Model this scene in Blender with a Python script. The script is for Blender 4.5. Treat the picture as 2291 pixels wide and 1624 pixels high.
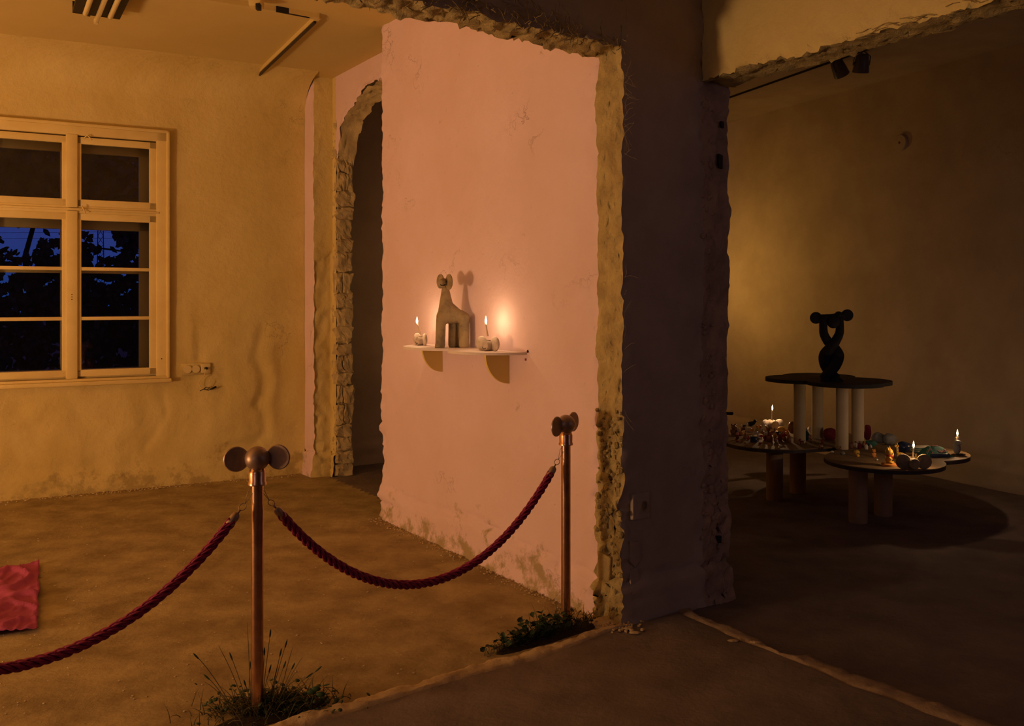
import bpy, math, random
from mathutils import Vector, Matrix, noise
random.seed(7)
PI = math.pi
C = bpy.context.scene.collection
for o in list(bpy.data.objects): bpy.data.objects.remove(o)

# ------------------------------------------------ camera, world, lamps, exposure
F_, CX, CY, H = 2050.0, 1145.5, 670.0, 1.55
cam = bpy.data.objects.new('camera', bpy.data.cameras.new('camera')); C.objects.link(cam)
cam.location = (0, 0, H); cam.rotation_euler = (PI/2, 0, 0)
cam.data.sensor_width = 36; cam.data.lens = F_/2291*36; cam.data.shift_y = -(812-CY)/2291
cam.data.clip_start = 0.05; cam.data.clip_end = 400
S = bpy.context.scene; S.camera = cam
S.view_settings.view_transform = 'Standard'; S.view_settings.look = 'None'
S.view_settings.gamma = 1; S.view_settings.use_curve_mapping = False; S.view_settings.exposure = 0.0

w = bpy.data.worlds.new('dusk'); S.world = w; w.use_nodes = True
nt = w.node_tree; nt.nodes.clear()
wo = nt.nodes.new('ShaderNodeOutputWorld'); bg = nt.nodes.new('ShaderNodeBackground')
tc = nt.nodes.new('ShaderNodeTexCoord'); sx = nt.nodes.new('ShaderNodeSeparateXYZ'); cr = nt.nodes.new('ShaderNodeValToRGB')
nt.links.new(tc.outputs['Generated'], sx.inputs[0]); nt.links.new(sx.outputs['Z'], cr.inputs[0])
cr.color_ramp.elements[0].position = 0.0; cr.color_ramp.elements[0].color = (0.013, 0.045, 0.21, 1)
cr.color_ramp.elements[1].position = 0.18; cr.color_ramp.elements[1].color = (0.065, 0.055, 0.26, 1)
nt.links.new(cr.outputs[0], bg.inputs[0]); bg.inputs[1].default_value = 1.0
nt.links.new(bg.outputs[0], wo.inputs[0])

def point(name, loc, power, col, rad):
    l = bpy.data.lights.new(name, 'POINT'); l.energy = power; l.color = col; l.shadow_soft_size = rad
    o = bpy.data.objects.new(name, l); o.location = loc; C.objects.link(o); return o
def area(name, loc, rot, sx_, sy_, power, col):
    l = bpy.data.lights.new(name, 'AREA'); l.shape = 'RECTANGLE'; l.size = sx_; l.size_y = sy_; l.energy = power; l.color = col
    o = bpy.data.objects.new(name, l); o.location = loc; o.rotation_euler = rot; C.objects.link(o); return o
LAMP = (1.0, 0.56, 0.28)
point('lamp_low', (-5.2, 1.75, 0.66), 480, LAMP, 0.34)
point('passage_fill', (-0.25, 8.05, 1.6), 3.2, (1.0, 0.60, 0.22), 0.12)  # unseen light added to brighten the wall beyond the doorway
lb = bpy.data.lights.new('lamp_back', 'SPOT'); lb.energy = 35; lb.color = (1.0, 0.54, 0.12); lb.spot_size = 2.6; lb.spot_blend = 1.0; lb.shadow_soft_size = 0.12
lbo = bpy.data.objects.new('lamp_back', lb); lbo.location = (1.45, 9.95, 1.7); lbo.rotation_euler = Vector((1.35, -0.05, 0.22)).to_track_quat('-Z', 'Y').to_euler(); C.objects.link(lbo)
area('shadow_fill', (-2.7, -2.3, 2.3), (PI/2*0.87, 0, -0.5), 2.0, 1.6, 12.0, (0.95, 0.70, 0.80))  # unseen area light added to lift the hall shadows
area('shadow_fill', (5.15, 1.45, 2.3), (PI/2*0.9, 0, 0.45), 1.2, 1.3, 4.6, (0.72, 0.6, 0.95))  # added fill, out of view, to lift the candle room shadows

# ------------------------------------------------ helpers
def at(px, py, d): return Vector(((px-CX)/F_*d, d, H-(py-CY)/F_*d))
def fl(px, py, z=0.0):
    d = (H-z)*F_/(py-CY); return at(px, py, d)
def onw(px, py, p0, p1):      # point of a vertical wall through p0,p1 seen at a pixel
    r = (px-CX)/F_; ux, uy = p1[0]-p0[0], p1[1]-p0[1]
    t = (r*p0[1]-p0[0])/(ux-r*uy); d = p0[1]+uy*t
    return at(px, py, d)
def srgb(r, g, b):
    f = lambda c: (c/255/12.92) if c/255 <= 0.04045 else ((c/255+0.055)/1.055)**2.4
    return (f(r), f(g), f(b), 1)

def mat(name, c1, c2=None, scale=6, rough=0.8, bump=0.0, bscale=40, metal=0.0, emit=None, estr=0, spec=0.3, det=6, thr=(0.35, 0.65), stretch=None, crack=0.0, pit=0.0, coord='Object', dirt=None):
    m = bpy.data.materials.new(name); m.use_nodes = True; t = m.node_tree; n = t.nodes; L = t.links
    b = n['Principled BSDF']; b.inputs['Roughness'].default_value = rough; b.inputs['Metallic'].default_value = metal
    b.inputs['Specular IOR Level'].default_value = spec
    tcn = n.new('ShaderNodeTexCoord'); src = tcn.outputs[coord]
    if stretch:
        mp = n.new('ShaderNodeMapping'); mp.inputs['Scale'].default_value = stretch; L.new(src, mp.inputs[0]); src = mp.outputs[0]
    if c2:
        ns = n.new('ShaderNodeTexNoise'); ns.inputs['Scale'].default_value = scale; ns.inputs['Detail'].default_value = det; ns.inputs['Roughness'].default_value = 0.62
        L.new(src, ns.inputs['Vector'])
        rp = n.new('ShaderNodeValToRGB'); rp.color_ramp.elements[0].position = thr[0]; rp.color_ramp.elements[1].position = thr[1]
        rp.color_ramp.elements[0].color = c2; rp.color_ramp.elements[1].color = c1
        L.new(ns.outputs['Fac'], rp.inputs[0]); L.new(rp.outputs[0], b.inputs['Base Color'])
        if dirt:    # scuffs and grime where the old skirting was knocked off, low on the wall
            sp_ = n.new('ShaderNodeSeparateXYZ'); L.new(tcn.outputs['Object'], sp_.inputs[0])
            nd = n.new('ShaderNodeTexNoise'); nd.inputs['Scale'].default_value = 5; nd.inputs['Detail'].default_value = 9; nd.inputs['Roughness'].default_value = 0.72; L.new(tcn.outputs['Object'], nd.inputs['Vector'])
            hz = n.new('ShaderNodeMapRange'); hz.inputs['From Min'].default_value = 0.0; hz.inputs['From Max'].default_value = 0.42; hz.inputs['To Min'].default_value = 0.16; hz.inputs['To Max'].default_value = -0.06; L.new(sp_.outputs['Z'], hz.inputs['Value'])
            ad = n.new('ShaderNodeMath'); ad.operation = 'ADD'; L.new(nd.outputs['Fac'], ad.inputs[0]); L.new(hz.outputs[0], ad.inputs[1])
            mk = n.new('ShaderNodeMapRange'); mk.inputs['From Min'].default_value = 0.60; mk.inputs['From Max'].default_value = 0.70; L.new(ad.outputs[0], mk.inputs['Value'])
            mxn = n.new('ShaderNodeMixRGB'); mxn.inputs['Color2'].default_value = dirt; L.new(mk.outputs[0], mxn.inputs['Fac']); L.new(rp.outputs[0], mxn.inputs['Color1']); L.new(mxn.outputs[0], b.inputs['Base Color'])
    else: b.inputs['Base Color'].default_value = c1
    last = None
    if bump:
        nb = n.new('ShaderNodeTexNoise'); nb.inputs['Scale'].default_value = bscale; nb.inputs['Detail'].default_value = 8; nb.inputs['Roughness'].default_value = 0.65
        L.new(src, nb.inputs['Vector'])
        bp = n.new('ShaderNodeBump'); bp.inputs['Strength'].default_value = 1; bp.inputs['Distance'].default_value = bump
        L.new(nb.outputs['Fac'], bp.inputs['Height']); last = bp
    if crack:   # hairline cracks and scratches: thin contour lines of a large noise
        nc = n.new('ShaderNodeTexNoise'); nc.inputs['Scale'].default_value = 2.3; nc.inputs['Detail'].default_value = 7; nc.inputs['Roughness'].default_value = 0.66
        L.new(src, nc.inputs['Vector'])
        a1 = n.new('ShaderNodeMath'); a1.operation = 'SUBTRACT'; a1.inputs[1].default_value = 0.5; L.new(nc.outputs['Fac'], a1.inputs[0])
        a2 = n.new('ShaderNodeMath'); a2.operation = 'ABSOLUTE'; L.new(a1.outputs[0], a2.inputs[0])
        mr = n.new('ShaderNodeMapRange'); mr.inputs['From Max'].default_value = 0.004; L.new(a2.outputs[0], mr.inputs['Value'])
        ng = n.new('ShaderNodeTexNoise'); ng.inputs['Scale'].default_value = 1.7; ng.inputs['Detail'].default_value = 2; L.new(src, ng.inputs['Vector'])
        mg = n.new('ShaderNodeMapRange'); mg.inputs['From Min'].default_value = 0.55; mg.inputs['From Max'].default_value = 0.7; L.new(ng.outputs['Fac'], mg.inputs['Value'])
        iv = n.new('ShaderNodeMath'); iv.operation = 'SUBTRACT'; iv.inputs[0].default_value = 1; L.new(mr.outputs[0], iv.inputs[1])
        ml = n.new('ShaderNodeMath'); ml.operation = 'MULTIPLY'; L.new(iv.outputs[0], ml.inputs[0]); L.new(mg.outputs[0], ml.inputs[1])
        bp = n.new('ShaderNodeBump'); bp.invert = True; bp.inputs['Strength'].default_value = 1; bp.inputs['Distance'].default_value = crack
        L.new(ml.outputs[0], bp.inputs['Height'])
        if last: L.new(last.outputs[0], bp.inputs['Normal'])
        last = bp
    if pit:     # small chips
        nv = n.new('ShaderNodeTexVoronoi'); nv.inputs['Scale'].default_value = 9; L.new(src, nv.inputs['Vector'])
        mr = n.new('ShaderNodeMapRange'); mr.inputs['From Min'].default_value = 0.03; mr.inputs['From Max'].default_value = 0.10; L.new(nv.outputs['Distance'], mr.inputs['Value'])
        bp = n.new('ShaderNodeBump'); bp.inputs['Strength'].default_value = 1; bp.inputs['Distance'].default_value = pit
        L.new(mr.outputs[0], bp.inputs['Height'])
        if last: L.new(last.outputs[0], bp.inputs['Normal'])
        last = bp
    if last: L.new(last.outputs[0], b.inputs['Normal'])
    if emit: b.inputs['Emission Color'].default_value = emit; b.inputs['Emission Strength'].default_value = estr
    return m

class MB:
    def __init__(s): s.v = []; s.f = []; s.mi = []
    def add(s, vs, fs, mi=0, mx=None):
        o = len(s.v)
        s.v += [tuple(mx @ Vector(v)) if mx else tuple(v) for v in vs]
        s.f += [tuple(i+o for i in f) for f in fs]; s.mi += [mi]*len(fs)
    def box(s, a, b, mi=0, mx=None, bev=0.0):
        x0, y0, z0 = a; x1, y1, z1 = b
        if bev <= 0:
            vs = [(x, y, z) for x in (x0, x1) for y in (y0, y1) for z in (z0, z1)]
            s.add(vs, [(0, 1, 3, 2), (4, 6, 7, 5), (0, 4, 5, 1), (2, 3, 7, 6), (0, 2, 6, 4), (1, 5, 7, 3)], mi, mx)
        else:
            import bmesh
            bm = bmesh.new(); bmesh.ops.create_cube(bm, size=1)
            for v in bm.verts: v.co = Vector(((x0+x1)/2+v.co.x*(x1-x0), (y0+y1)/2+v.co.y*(y1-y0), (z0+z1)/2+v.co.z*(z1-z0)))
            bmesh.ops.bevel(bm, geom=bm.edges[:], offset=bev, segments=2, affect='EDGES', profile=0.5)
            bm.verts.index_update()
            s.add([v.co.copy() for v in bm.verts], [tuple(v.index for v in f.verts) for f in bm.faces], mi, mx); bm.free()
    def ell(s, c, r, nu=14, nv=9, mi=0, mx=None, rot=None):
        if isinstance(r, (int, float)): r = (r, r, r)
        vs = []; fs = []
        R = rot.to_matrix() if rot is not None and hasattr(rot, 'to_matrix') else rot
        for j in range(nv+1):
            th = PI*j/nv
            for i in range(nu):
                a = 2*PI*i/nu; p = Vector((r[0]*math.sin(th)*math.cos(a), r[1]*math.sin(th)*math.sin(a), r[2]*math.cos(th)))
                if R: p = R @ p
                vs.append(p+Vector(c))
        for j in range(nv):
            for i in range(nu):
                k = (i+1) % nu; fs.append((j*nu+i, (j+1)*nu+i, (j+1)*nu+k, j*nu+k))
        s.add(vs, fs, mi, mx)
    def tube(s, pts, rad, n=10, mi=0, mx=None, cap=True, closed=False):
        pts = [Vector(p) for p in pts]; m = len(pts)
        if not isinstance(rad, (list, tuple)): rad = [rad]*m
        vs = []; fs = []; nrm = None
        for i, p in enumerate(pts):
            if closed: t = pts[(i+1) % m]-pts[i-1]
            else: t = pts[min(i+1, m-1)]-pts[max(i-1, 0)]
            if t.length < 1e-9: t = Vector((0, 0, 1))
            t.normalize()
            if nrm is None: nrm = t.orthogonal().normalized()
            else:
                nrm = (nrm-t*nrm.dot(t))
                nrm = nrm.normalized() if nrm.length > 1e-6 else t.orthogonal().normalized()
            bn = t.cross(nrm)
            for k in range(n):
                a = 2*PI*k/n; vs.append(p+(nrm*math.cos(a)+bn*math.sin(a))*rad[i])
        for i in range(m if closed else m-1):
            j = (i+1) % m
            for k in range(n):
                l = (k+1) % n; fs.append((i*n+k, i*n+l, j*n+l, j*n+k))
        if cap and not closed: fs += [tuple(range(n))[::-1], tuple(range((m-1)*n, m*n))]
        s.add(vs, fs, mi, mx)
    def lathe(s, prof, n=20, mi=0, mx=None):   # prof = [(r,z)...], closed at both ends
        vs = []; fs = []; m = len(prof)
        for r, z in prof:
            for k in range(n): a = 2*PI*k/n; vs.append((r*math.cos(a), r*math.sin(a), z))
        for i in range(m-1):
            for k in range(n): l = (k+1) % n; fs.append((i*n+k, i*n+l, (i+1)*n+l, (i+1)*n+k))
        fs += [tuple(range(n))[::-1], tuple(range((m-1)*n, m*n))]
        s.add(vs, fs, mi, mx)
    def prism(s, out, z0, z1, mi=0, mx=None):
        n = len(out); vs = [(x, y, z0) for x, y in out]+[(x, y, z1) for x, y in out]
        fs = [tuple(range(n))[::-1], tuple(range(n, 2*n))]+[(i, (i+1) % n, n+(i+1) % n, n+i) for i in range(n)]
        s.add(vs, fs, mi, mx)
    def build(s, name, mats, parent=None, smooth=True, auto=None):
        me = bpy.data.meshes.new(name); me.from_pydata(s.v, [], s.f)
        if not isinstance(mats, (list, tuple)): mats = [mats]
        for m in mats: me.materials.append(m)
        if len(mats) > 1: me.polygons.foreach_set('material_index', s.mi)
        me.polygons.foreach_set('use_smooth', [smooth]*len(me.polygons))
        if smooth and auto is not None: me.set_sharp_from_angle(angle=math.radians(auto))
        me.update(); o = bpy.data.objects.new(name, me); C.objects.link(o)
        if parent: o.parent = parent
        return o
def tag(o, label=None, cat=None, group=None, kind=None):
    if label: o['label'] = label
    if cat: o['category'] = cat
    if group: o['group'] = group
    if kind: o['kind'] = kind
    return o
def thing(name, loc, rotz=0, label=None, cat=None, group=None, kind=None):
    o = bpy.data.objects.new(name, None); o.empty_display_size = 0.05; C.objects.link(o); o.location = loc; o.rotation_euler = (0, 0, rotz)
    return tag(o, label, cat, group, kind)
def T(x, y, z): return Matrix.Translation((x, y, z))
def RZ(a): return Matrix.Rotation(a, 4, 'Z')
def RX(a): return Matrix.Rotation(a, 4, 'X')
def RY(a): return Matrix.Rotation(a, 4, 'Y')
def sm(a, b, x):
    t = max(0.0, min(1.0, (x-a)/(b-a))); return t*t*(3-2*t)
def segd(px, py, a, b):
    dx, dy = b[0]-a[0], b[1]-a[1]; L2 = dx*dx+dy*dy or 1e-9
    t = max(0, min(1, ((px-a[0])*dx+(py-a[1])*dy)/L2)); return math.hypot(px-a[0]-t*dx, py-a[1]-t*dy)

# ------------------------------------------------ materials
ochre1, ochre2 = (0.74, 0.60, 0.25, 1), (0.66, 0.51, 0.18, 1)
m_back = mat('window_wall_plaster', ochre1, ochre2, 1.6, 0.85, 0.009, 16, crack=0.003, pit=0.001, dirt=(0.50, 0.38, 0.14, 1))
m_pink = mat('pink_lit_plaster', (0.80, 0.61, 0.66, 1), (0.75, 0.56, 0.57, 1), 2.0, 0.8, 0.0026, 26, crack=0.003, pit=0.0022, dirt=(0.42, 0.33, 0.2, 1))  # pinker tone of the lit left-facing sides put into the plaster colour
m_jamb = mat('broken_plaster', (0.62, 0.50, 0.22, 1), (0.42, 0.32, 0.14, 1), 9, 0.95, 0.012, 60)
m_stone = mat('old_stone', (0.60, 0.48, 0.24, 1), (0.42, 0.32, 0.16, 1), 7, 0.95, 0.008, 45)
m_dark = mat('hall_plaster', (0.44, 0.37, 0.31, 1), (0.37, 0.30, 0.26, 1), 3, 0.9, 0.003, 28, crack=0.0012)
m_ceil = mat('ceiling_paint', (0.66, 0.52, 0.2, 1), (0.62, 0.48, 0.18, 1), 1.2, 0.85, 0.0015, 18)
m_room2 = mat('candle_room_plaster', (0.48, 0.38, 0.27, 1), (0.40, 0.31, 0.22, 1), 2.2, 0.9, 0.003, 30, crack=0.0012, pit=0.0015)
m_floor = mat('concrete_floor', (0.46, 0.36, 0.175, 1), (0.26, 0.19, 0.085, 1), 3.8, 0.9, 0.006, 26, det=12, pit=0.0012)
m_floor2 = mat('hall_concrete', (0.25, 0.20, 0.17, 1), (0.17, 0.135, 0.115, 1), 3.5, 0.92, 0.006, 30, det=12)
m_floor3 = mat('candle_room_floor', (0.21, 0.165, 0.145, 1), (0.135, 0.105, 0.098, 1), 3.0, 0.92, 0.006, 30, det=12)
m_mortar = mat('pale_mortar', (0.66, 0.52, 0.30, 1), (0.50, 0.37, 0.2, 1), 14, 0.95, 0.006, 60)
m_mortard = mat('dark_mortar', (0.40, 0.30, 0.20, 1), (0.28, 0.20, 0.13, 1), 14, 0.95, 0.006, 60)  # darker copy of the pale mortar
m_white = mat('window_paint', (0.80, 0.64, 0.27, 1), (0.74, 0.57, 0.22, 1), 5, 0.5, 0.001, 30)
m_brass = mat('worn_brass', (0.70, 0.42, 0.26, 1), (0.50, 0.28, 0.18, 1), 20, 0.27, 0.0003, 40, metal=1.0)
m_brassd = mat('brushed_brass', (0.42, 0.29, 0.20, 1), (0.32, 0.22, 0.16, 1), 30, 0.42, 0.0003, 60, metal=0.6)
m_rope = mat('crimson_rope', (0.33, 0.022, 0.085, 1), (0.20, 0.012, 0.055, 1), 60, 0.55, 0.0008, 300)
m_black = mat('black_plastic', (0.015, 0.013, 0.014, 1), None, rough=0.45)
m_fixt = mat('dark_fixture', (0.02, 0.014, 0.016, 1), (0.012, 0.01, 0.012, 1), 8, 0.5)
m_cloth = mat('red_cloth', (0.46, 0.085, 0.21, 1), (0.39, 0.065, 0.17, 1), 8, 0.85, 0.002, 90)
m_leaf = mat('weed_leaf', (0.035, 0.07, 0.025, 1), (0.02, 0.045, 0.018, 1), 20, 0.6)
m_grass = mat('dry_grass', (0.075, 0.075, 0.03, 1), (0.12, 0.085, 0.035, 1), 20, 0.7)
m_soil = mat('dark_soil', (0.03, 0.022, 0.014, 1), (0.055, 0.038, 0.02, 1), 30, 1.0, 0.01, 60)
m_cer = mat('fired_clay', (0.38, 0.29, 0.16, 1), (0.10, 0.085, 0.07, 1), 11, 0.75, 0.003, 50, thr=(0.25, 0.55))
m_cerp = mat('pale_stone', (0.62, 0.52, 0.44, 1), (0.46, 0.38, 0.32, 1), 30, 0.7, 0.002, 90)
m_shelf = mat('shelf_white', (0.80, 0.70, 0.66, 1), None, rough=0.6)
m_brack = mat('shelf_bracket_paint', (0.80, 0.62, 0.20, 1), None, rough=0.6)
m_wax = mat('candle_wax', (0.80, 0.66, 0.5, 1), None, rough=0.4, spec=0.4)
m_wick = mat('burnt_wick', (0.01, 0.01, 0.01, 1), None)
m_wood = mat('tabletop_board', (0.24, 0.16, 0.08, 1), (0.16, 0.10, 0.05, 1), 6, 0.7, 0.001, 40)
m_edge = mat('table_dark_edge', (0.05, 0.04, 0.045, 1), None, rough=0.7)
m_tube = mat('card_tube_leg', (0.56, 0.48, 0.34, 1), (0.50, 0.42, 0.29, 1), 8, 0.85, 0.0008, 60)
m_tubed = mat('brown_tube_leg', (0.40, 0.26, 0.16, 1), (0.34, 0.22, 0.14, 1), 8, 0.85)
m_blk = mat('matt_black_clay', (0.02, 0.02, 0.024, 1), (0.03, 0.028, 0.03, 1), 14, 0.8, 0.002, 60)
m_sock = mat('socket_plastic', (0.72, 0.58, 0.26, 1), None, rough=0.45)
m_straw = mat('reed_straw', (0.42, 0.32, 0.14, 1), (0.25, 0.18, 0.08, 1), 12, 0.9)
m_web = mat('dusty_cobweb', (0.35, 0.28, 0.15, 1), None, rough=1)
m_bark = mat('bark', (0.03, 0.02, 0.015, 1), (0.015, 0.012, 0.01, 1), 12, 0.9)
m_night = mat('night_leaf', (0.012, 0.022, 0.012, 1), (0.022, 0.016, 0.012, 1), 3, 0.9)
def glassmat():
    m = bpy.data.materials.new('window_glass'); m.use_nodes = True; t = m.node_tree; n = t.nodes; n.clear()
    o = n.new('ShaderNodeOutputMaterial'); tr = n.new('ShaderNodeBsdfTransparent'); gl = n.new('ShaderNodeBsdfGlossy'); mx = n.new('ShaderNodeMixShader'); fr = n.new('ShaderNodeFresnel')
    gl.inputs['Roughness'].default_value = 0.03; fr.inputs[0].default_value = 1.45; tr.inputs[0].default_value = (0.9, 0.93, 0.95, 1)
    t.links.new(fr.outputs[0], mx.inputs[0]); t.links.new(tr.outputs[0], mx.inputs[1]); t.links.new(gl.outputs[0], mx.inputs[2]); t.links.new(mx.outputs[0], o.inputs[0])
    return m
m_glass = glassmat()
def flamemat():
    m = bpy.data.materials.new('candle_flame'); m.use_nodes = True; t = m.node_tree; n = t.nodes; n.clear()
    o = n.new('ShaderNodeOutputMaterial'); tr = n.new('ShaderNodeBsdfTransparent'); e = n.new('ShaderNodeEmission'); a = n.new('ShaderNodeAddShader')
    e.inputs[0].default_value = (1, 0.72, 0.36, 1); e.inputs[1].default_value = 12
    t.links.new(tr.outputs[0], a.inputs[0]); t.links.new(e.outputs[0], a.inputs[1]); t.links.new(a.outputs[0], o.inputs[0]); return m
m_flame = flamemat()

# ------------------------------------------------ plan of the place (metres, seen from above)
A0 = (0.52, 4.323); AU = (0.7986, 0.6018)               # hall wall with the first opening, jamb corner
B0 = (0.965, 4.658); BU = (0.549, -0.836)               # hall wall with the second opening
PN = (0.417, 4.49); PF = (-0.928, 6.55)                 # pink partition, near and far end
W0 = (-3.94, 7.045); WU = (0.8763, 0.4818); WN = (-0.4818, 0.8763)   # window wall
QC = (-1.852, 8.19)                                     # where the window wall meets the pier
P1, P2, P3 = (-1.732, 8.006), (-1.584, 8.088), (-0.70, 6.735)
R0 = (2.41, 10.8)                                       # candle room, far corner
def r2x(d): return 7.448-0.4655*d

def wob(p, s=1.0, seed=0.0):
    q = Vector(p)*s+Vector((seed, seed*1.7, seed*0.3)); return noise.noise_vector(q)
# ragged vertical edges: (x, y, strength, radius)
RAG = [(A0[0], A0[1], 0.022, 0.07), (PN[0], PN[1], 0.016, 0.06), (PF[0], PF[1], 0.018, 0.10), (B0[0], B0[1], 0.022, 0.07), (1.124, 4.762, 0.02, 0.08), (P1[0], P1[1], 0.012, 0.08)]
def wdisp(p, n, rough=0.0, base=0.006, plinth=True, extra=None):
    amp = 0.0
    for x, y, a, r in RAG:
        d = math.hypot(p[0]-x, p[1]-y)
        if d < 3*r: amp += 0.72*a*math.exp(-(d/r)**2)
    o = wob(p, 2.2)*base*1.3+wob(p, 7, 3)*base*0.5
    if amp > 0.0005:
        hi = 1.0+(0.9 if p[0] < 0.8 else 0.0)*sm(1.3, 0.3, p[2])
        o = o+(wob(p, 6, 9)*1.0+wob(p, 17, 5)*0.9+wob(p, 45, 2)*0.45)*amp*hi
    if rough:
        k = rough*(1.0+1.1*sm(1.1, 0.5, p[2]))
        o = o+(wob(p, 9, 1)*0.3+wob(p, 24, 4)*0.8+wob(p, 62, 8)*0.95)*k
    h = 0.0
    if plinth:
        zp = 0.21+0.035*noise.noise(Vector((p[0]*2.3, p[1]*2.3, 5)))+0.03*noise.noise(Vector((p[0]*11, p[1]*11, 1)))
        g = noise.noise(Vector((p[0]*3.1, p[1]*3.1, 11)))
        h += 0.024*sm(zp+0.012, zp-0.02, p[2])-(0.018+0.035*max(0, g))*math.exp(-((p[2]-zp)/0.014)**2)
        z2 = zp-0.10+0.03*noise.noise(Vector((p[0]*1.7, p[1]*1.7, 8)))
        h -= 0.035*max(0, noise.noise(Vector((p[0]*2.1, p[1]*2.1, 21)))+0.2)*math.exp(-((p[2]-z2)/0.010)**2)
        h += 0.022*sm(0.05, 0.0, p[2])*(0.6+noise.noise(Vector((p[0]*6, p[1]*6, 3))))
    if extra: h += extra(p)
    return o+Vector((n[0], n[1], 0))*h

def poly_wall(name, pts, z0, z1, mats, spec, parent=None, closed=True, rz=0.03):
    """extruded outline; spec per edge: (material index, horizontal step, roughness, base, extra)"""
    m = len(pts); ne = m if closed else m-1
    nz = max(2, int((z1-z0)/rz)); zs = [z0+(z1-z0)*j/nz for j in range(nz+1)]
    def nrm(i):
        a = pts[i % m]; b = pts[(i+1) % m]; dx, dy = b[0]-a[0], b[1]-a[1]; l = math.hypot(dx, dy) or 1; return Vector((dy/l, -dx/l))
    mb = MB()
    for i in range(ne):
        a = pts[i]; b = pts[(i+1) % m]; mi, st, rough, base, extra = spec[i]
        L = math.hypot(b[0]-a[0], b[1]-a[1]); nu = max(1, int(L/st)); n0 = nrm(i)
        vs = []
        for k in range(nu+1):
            t = k/nu; x, y = a[0]+(b[0]-a[0])*t, a[1]+(b[1]-a[1])*t
            if k == 0 and (closed or i > 0): nn = (n0+nrm(i-1)).normalized() if (n0+nrm(i-1)).length > .1 else n0
            elif k == nu and (closed or i < ne-1): nn = (n0+nrm(i+1)).normalized() if (n0+nrm(i+1)).length > .1 else n0
            else: nn = n0
            edge = min(k, nu-k)
            rr = rough*min(1, (edge/nu*6 if nu > 6 else (1 if edge else 0)))
            for z in zs:
                p = Vector((x, y, z)); q = p+wdisp(p, nn, rr, base, True, extra if edge else None)
                vs.append(q)
        c = nz+1
        fs = [(k*c+j, (k+1)*c+j, (k+1)*c+j+1, k*c+j+1) for k in range(nu) for j in range(nz)]
        mb.add(vs, fs, mi)
    o = mb.build(name, mats, parent, smooth=True); tag(o, kind='structure'); return o

def beam(name, path, th, z0, z1, mats, rough, nrm_sign=1, rag=0.03, step=0.02):
    """lintel: runs along path[0]->path[1], thickness vector th, between z0 and z1; ragged underside"""
    a, b = Vector(path[0]+(0,)), Vector(path[1]+(0,)); L = (b-a).length; nu = int(L/step); mb = MB(); tv = Vector((th[0], th[1], 0))
    def dsp(p, face):
        k = rag*math.exp(-((p.z-z0)/0.06)**2)
        o = wob(p, 2.2)*0.007+(wob(p, 5, 9)*.7+wob(p, 16, 5)*0.9+wob(p, 45, 2)*0.8)*k
        if face == 1: o = o+(wob(p, 24, 4)*0.9+wob(p, 60, 8)*0.7)*rough
        return p+o
    nt_ = 10; nzz = int((z1-z0)/0.02)
    for face in range(3):
        vs = []
        if face == 0: rows = [(0.0, z1-(z1-z0)*j/nzz) for j in range(nzz+1)]
        elif face == 1: rows = [(j/nt_, z0) for j in range(nt_+1)]
        else: rows = [(1.0, z0+(z1-z0)*j/nzz) for j in range(nzz+1)]
        for k in range(nu+1):
            for t, z in rows:
                p = a+(b-a)*(k/nu)+tv*t; p.z = z
                edge = face == 1 and t in (0.0, 1.0)
                vs.append(dsp(p, 0 if edge else face))
        c = len(rows)
        mb.add(vs, [(k*c+j, (k+1)*c+j, (k+1)*c+j+1, k*c+j+1) for k in range(nu) for j in range(c-1)], min(face, 1))
    o = mb.build(name, mats, smooth=True); return tag(o, kind='structure')

# ------------------------------------------------ large structure
# floors
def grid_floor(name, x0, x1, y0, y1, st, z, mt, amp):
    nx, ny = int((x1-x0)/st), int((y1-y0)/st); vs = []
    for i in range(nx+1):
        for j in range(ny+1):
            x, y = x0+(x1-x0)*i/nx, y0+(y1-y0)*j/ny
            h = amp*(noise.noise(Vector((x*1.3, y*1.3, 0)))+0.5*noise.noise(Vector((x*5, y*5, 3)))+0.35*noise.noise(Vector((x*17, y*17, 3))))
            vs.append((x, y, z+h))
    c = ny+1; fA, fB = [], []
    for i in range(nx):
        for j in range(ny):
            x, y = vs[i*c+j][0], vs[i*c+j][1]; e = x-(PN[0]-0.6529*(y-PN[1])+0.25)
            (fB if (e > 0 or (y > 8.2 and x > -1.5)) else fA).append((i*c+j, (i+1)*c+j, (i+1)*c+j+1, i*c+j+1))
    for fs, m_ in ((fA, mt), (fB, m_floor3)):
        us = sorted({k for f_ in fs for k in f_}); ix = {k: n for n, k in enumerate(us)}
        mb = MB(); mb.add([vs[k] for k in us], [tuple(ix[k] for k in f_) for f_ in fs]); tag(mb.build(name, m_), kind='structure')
grid_floor('floor', -7.4, 6.6, -1.2, 11.2, 0.045, 0.0, m_floor, 0.005)

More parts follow.
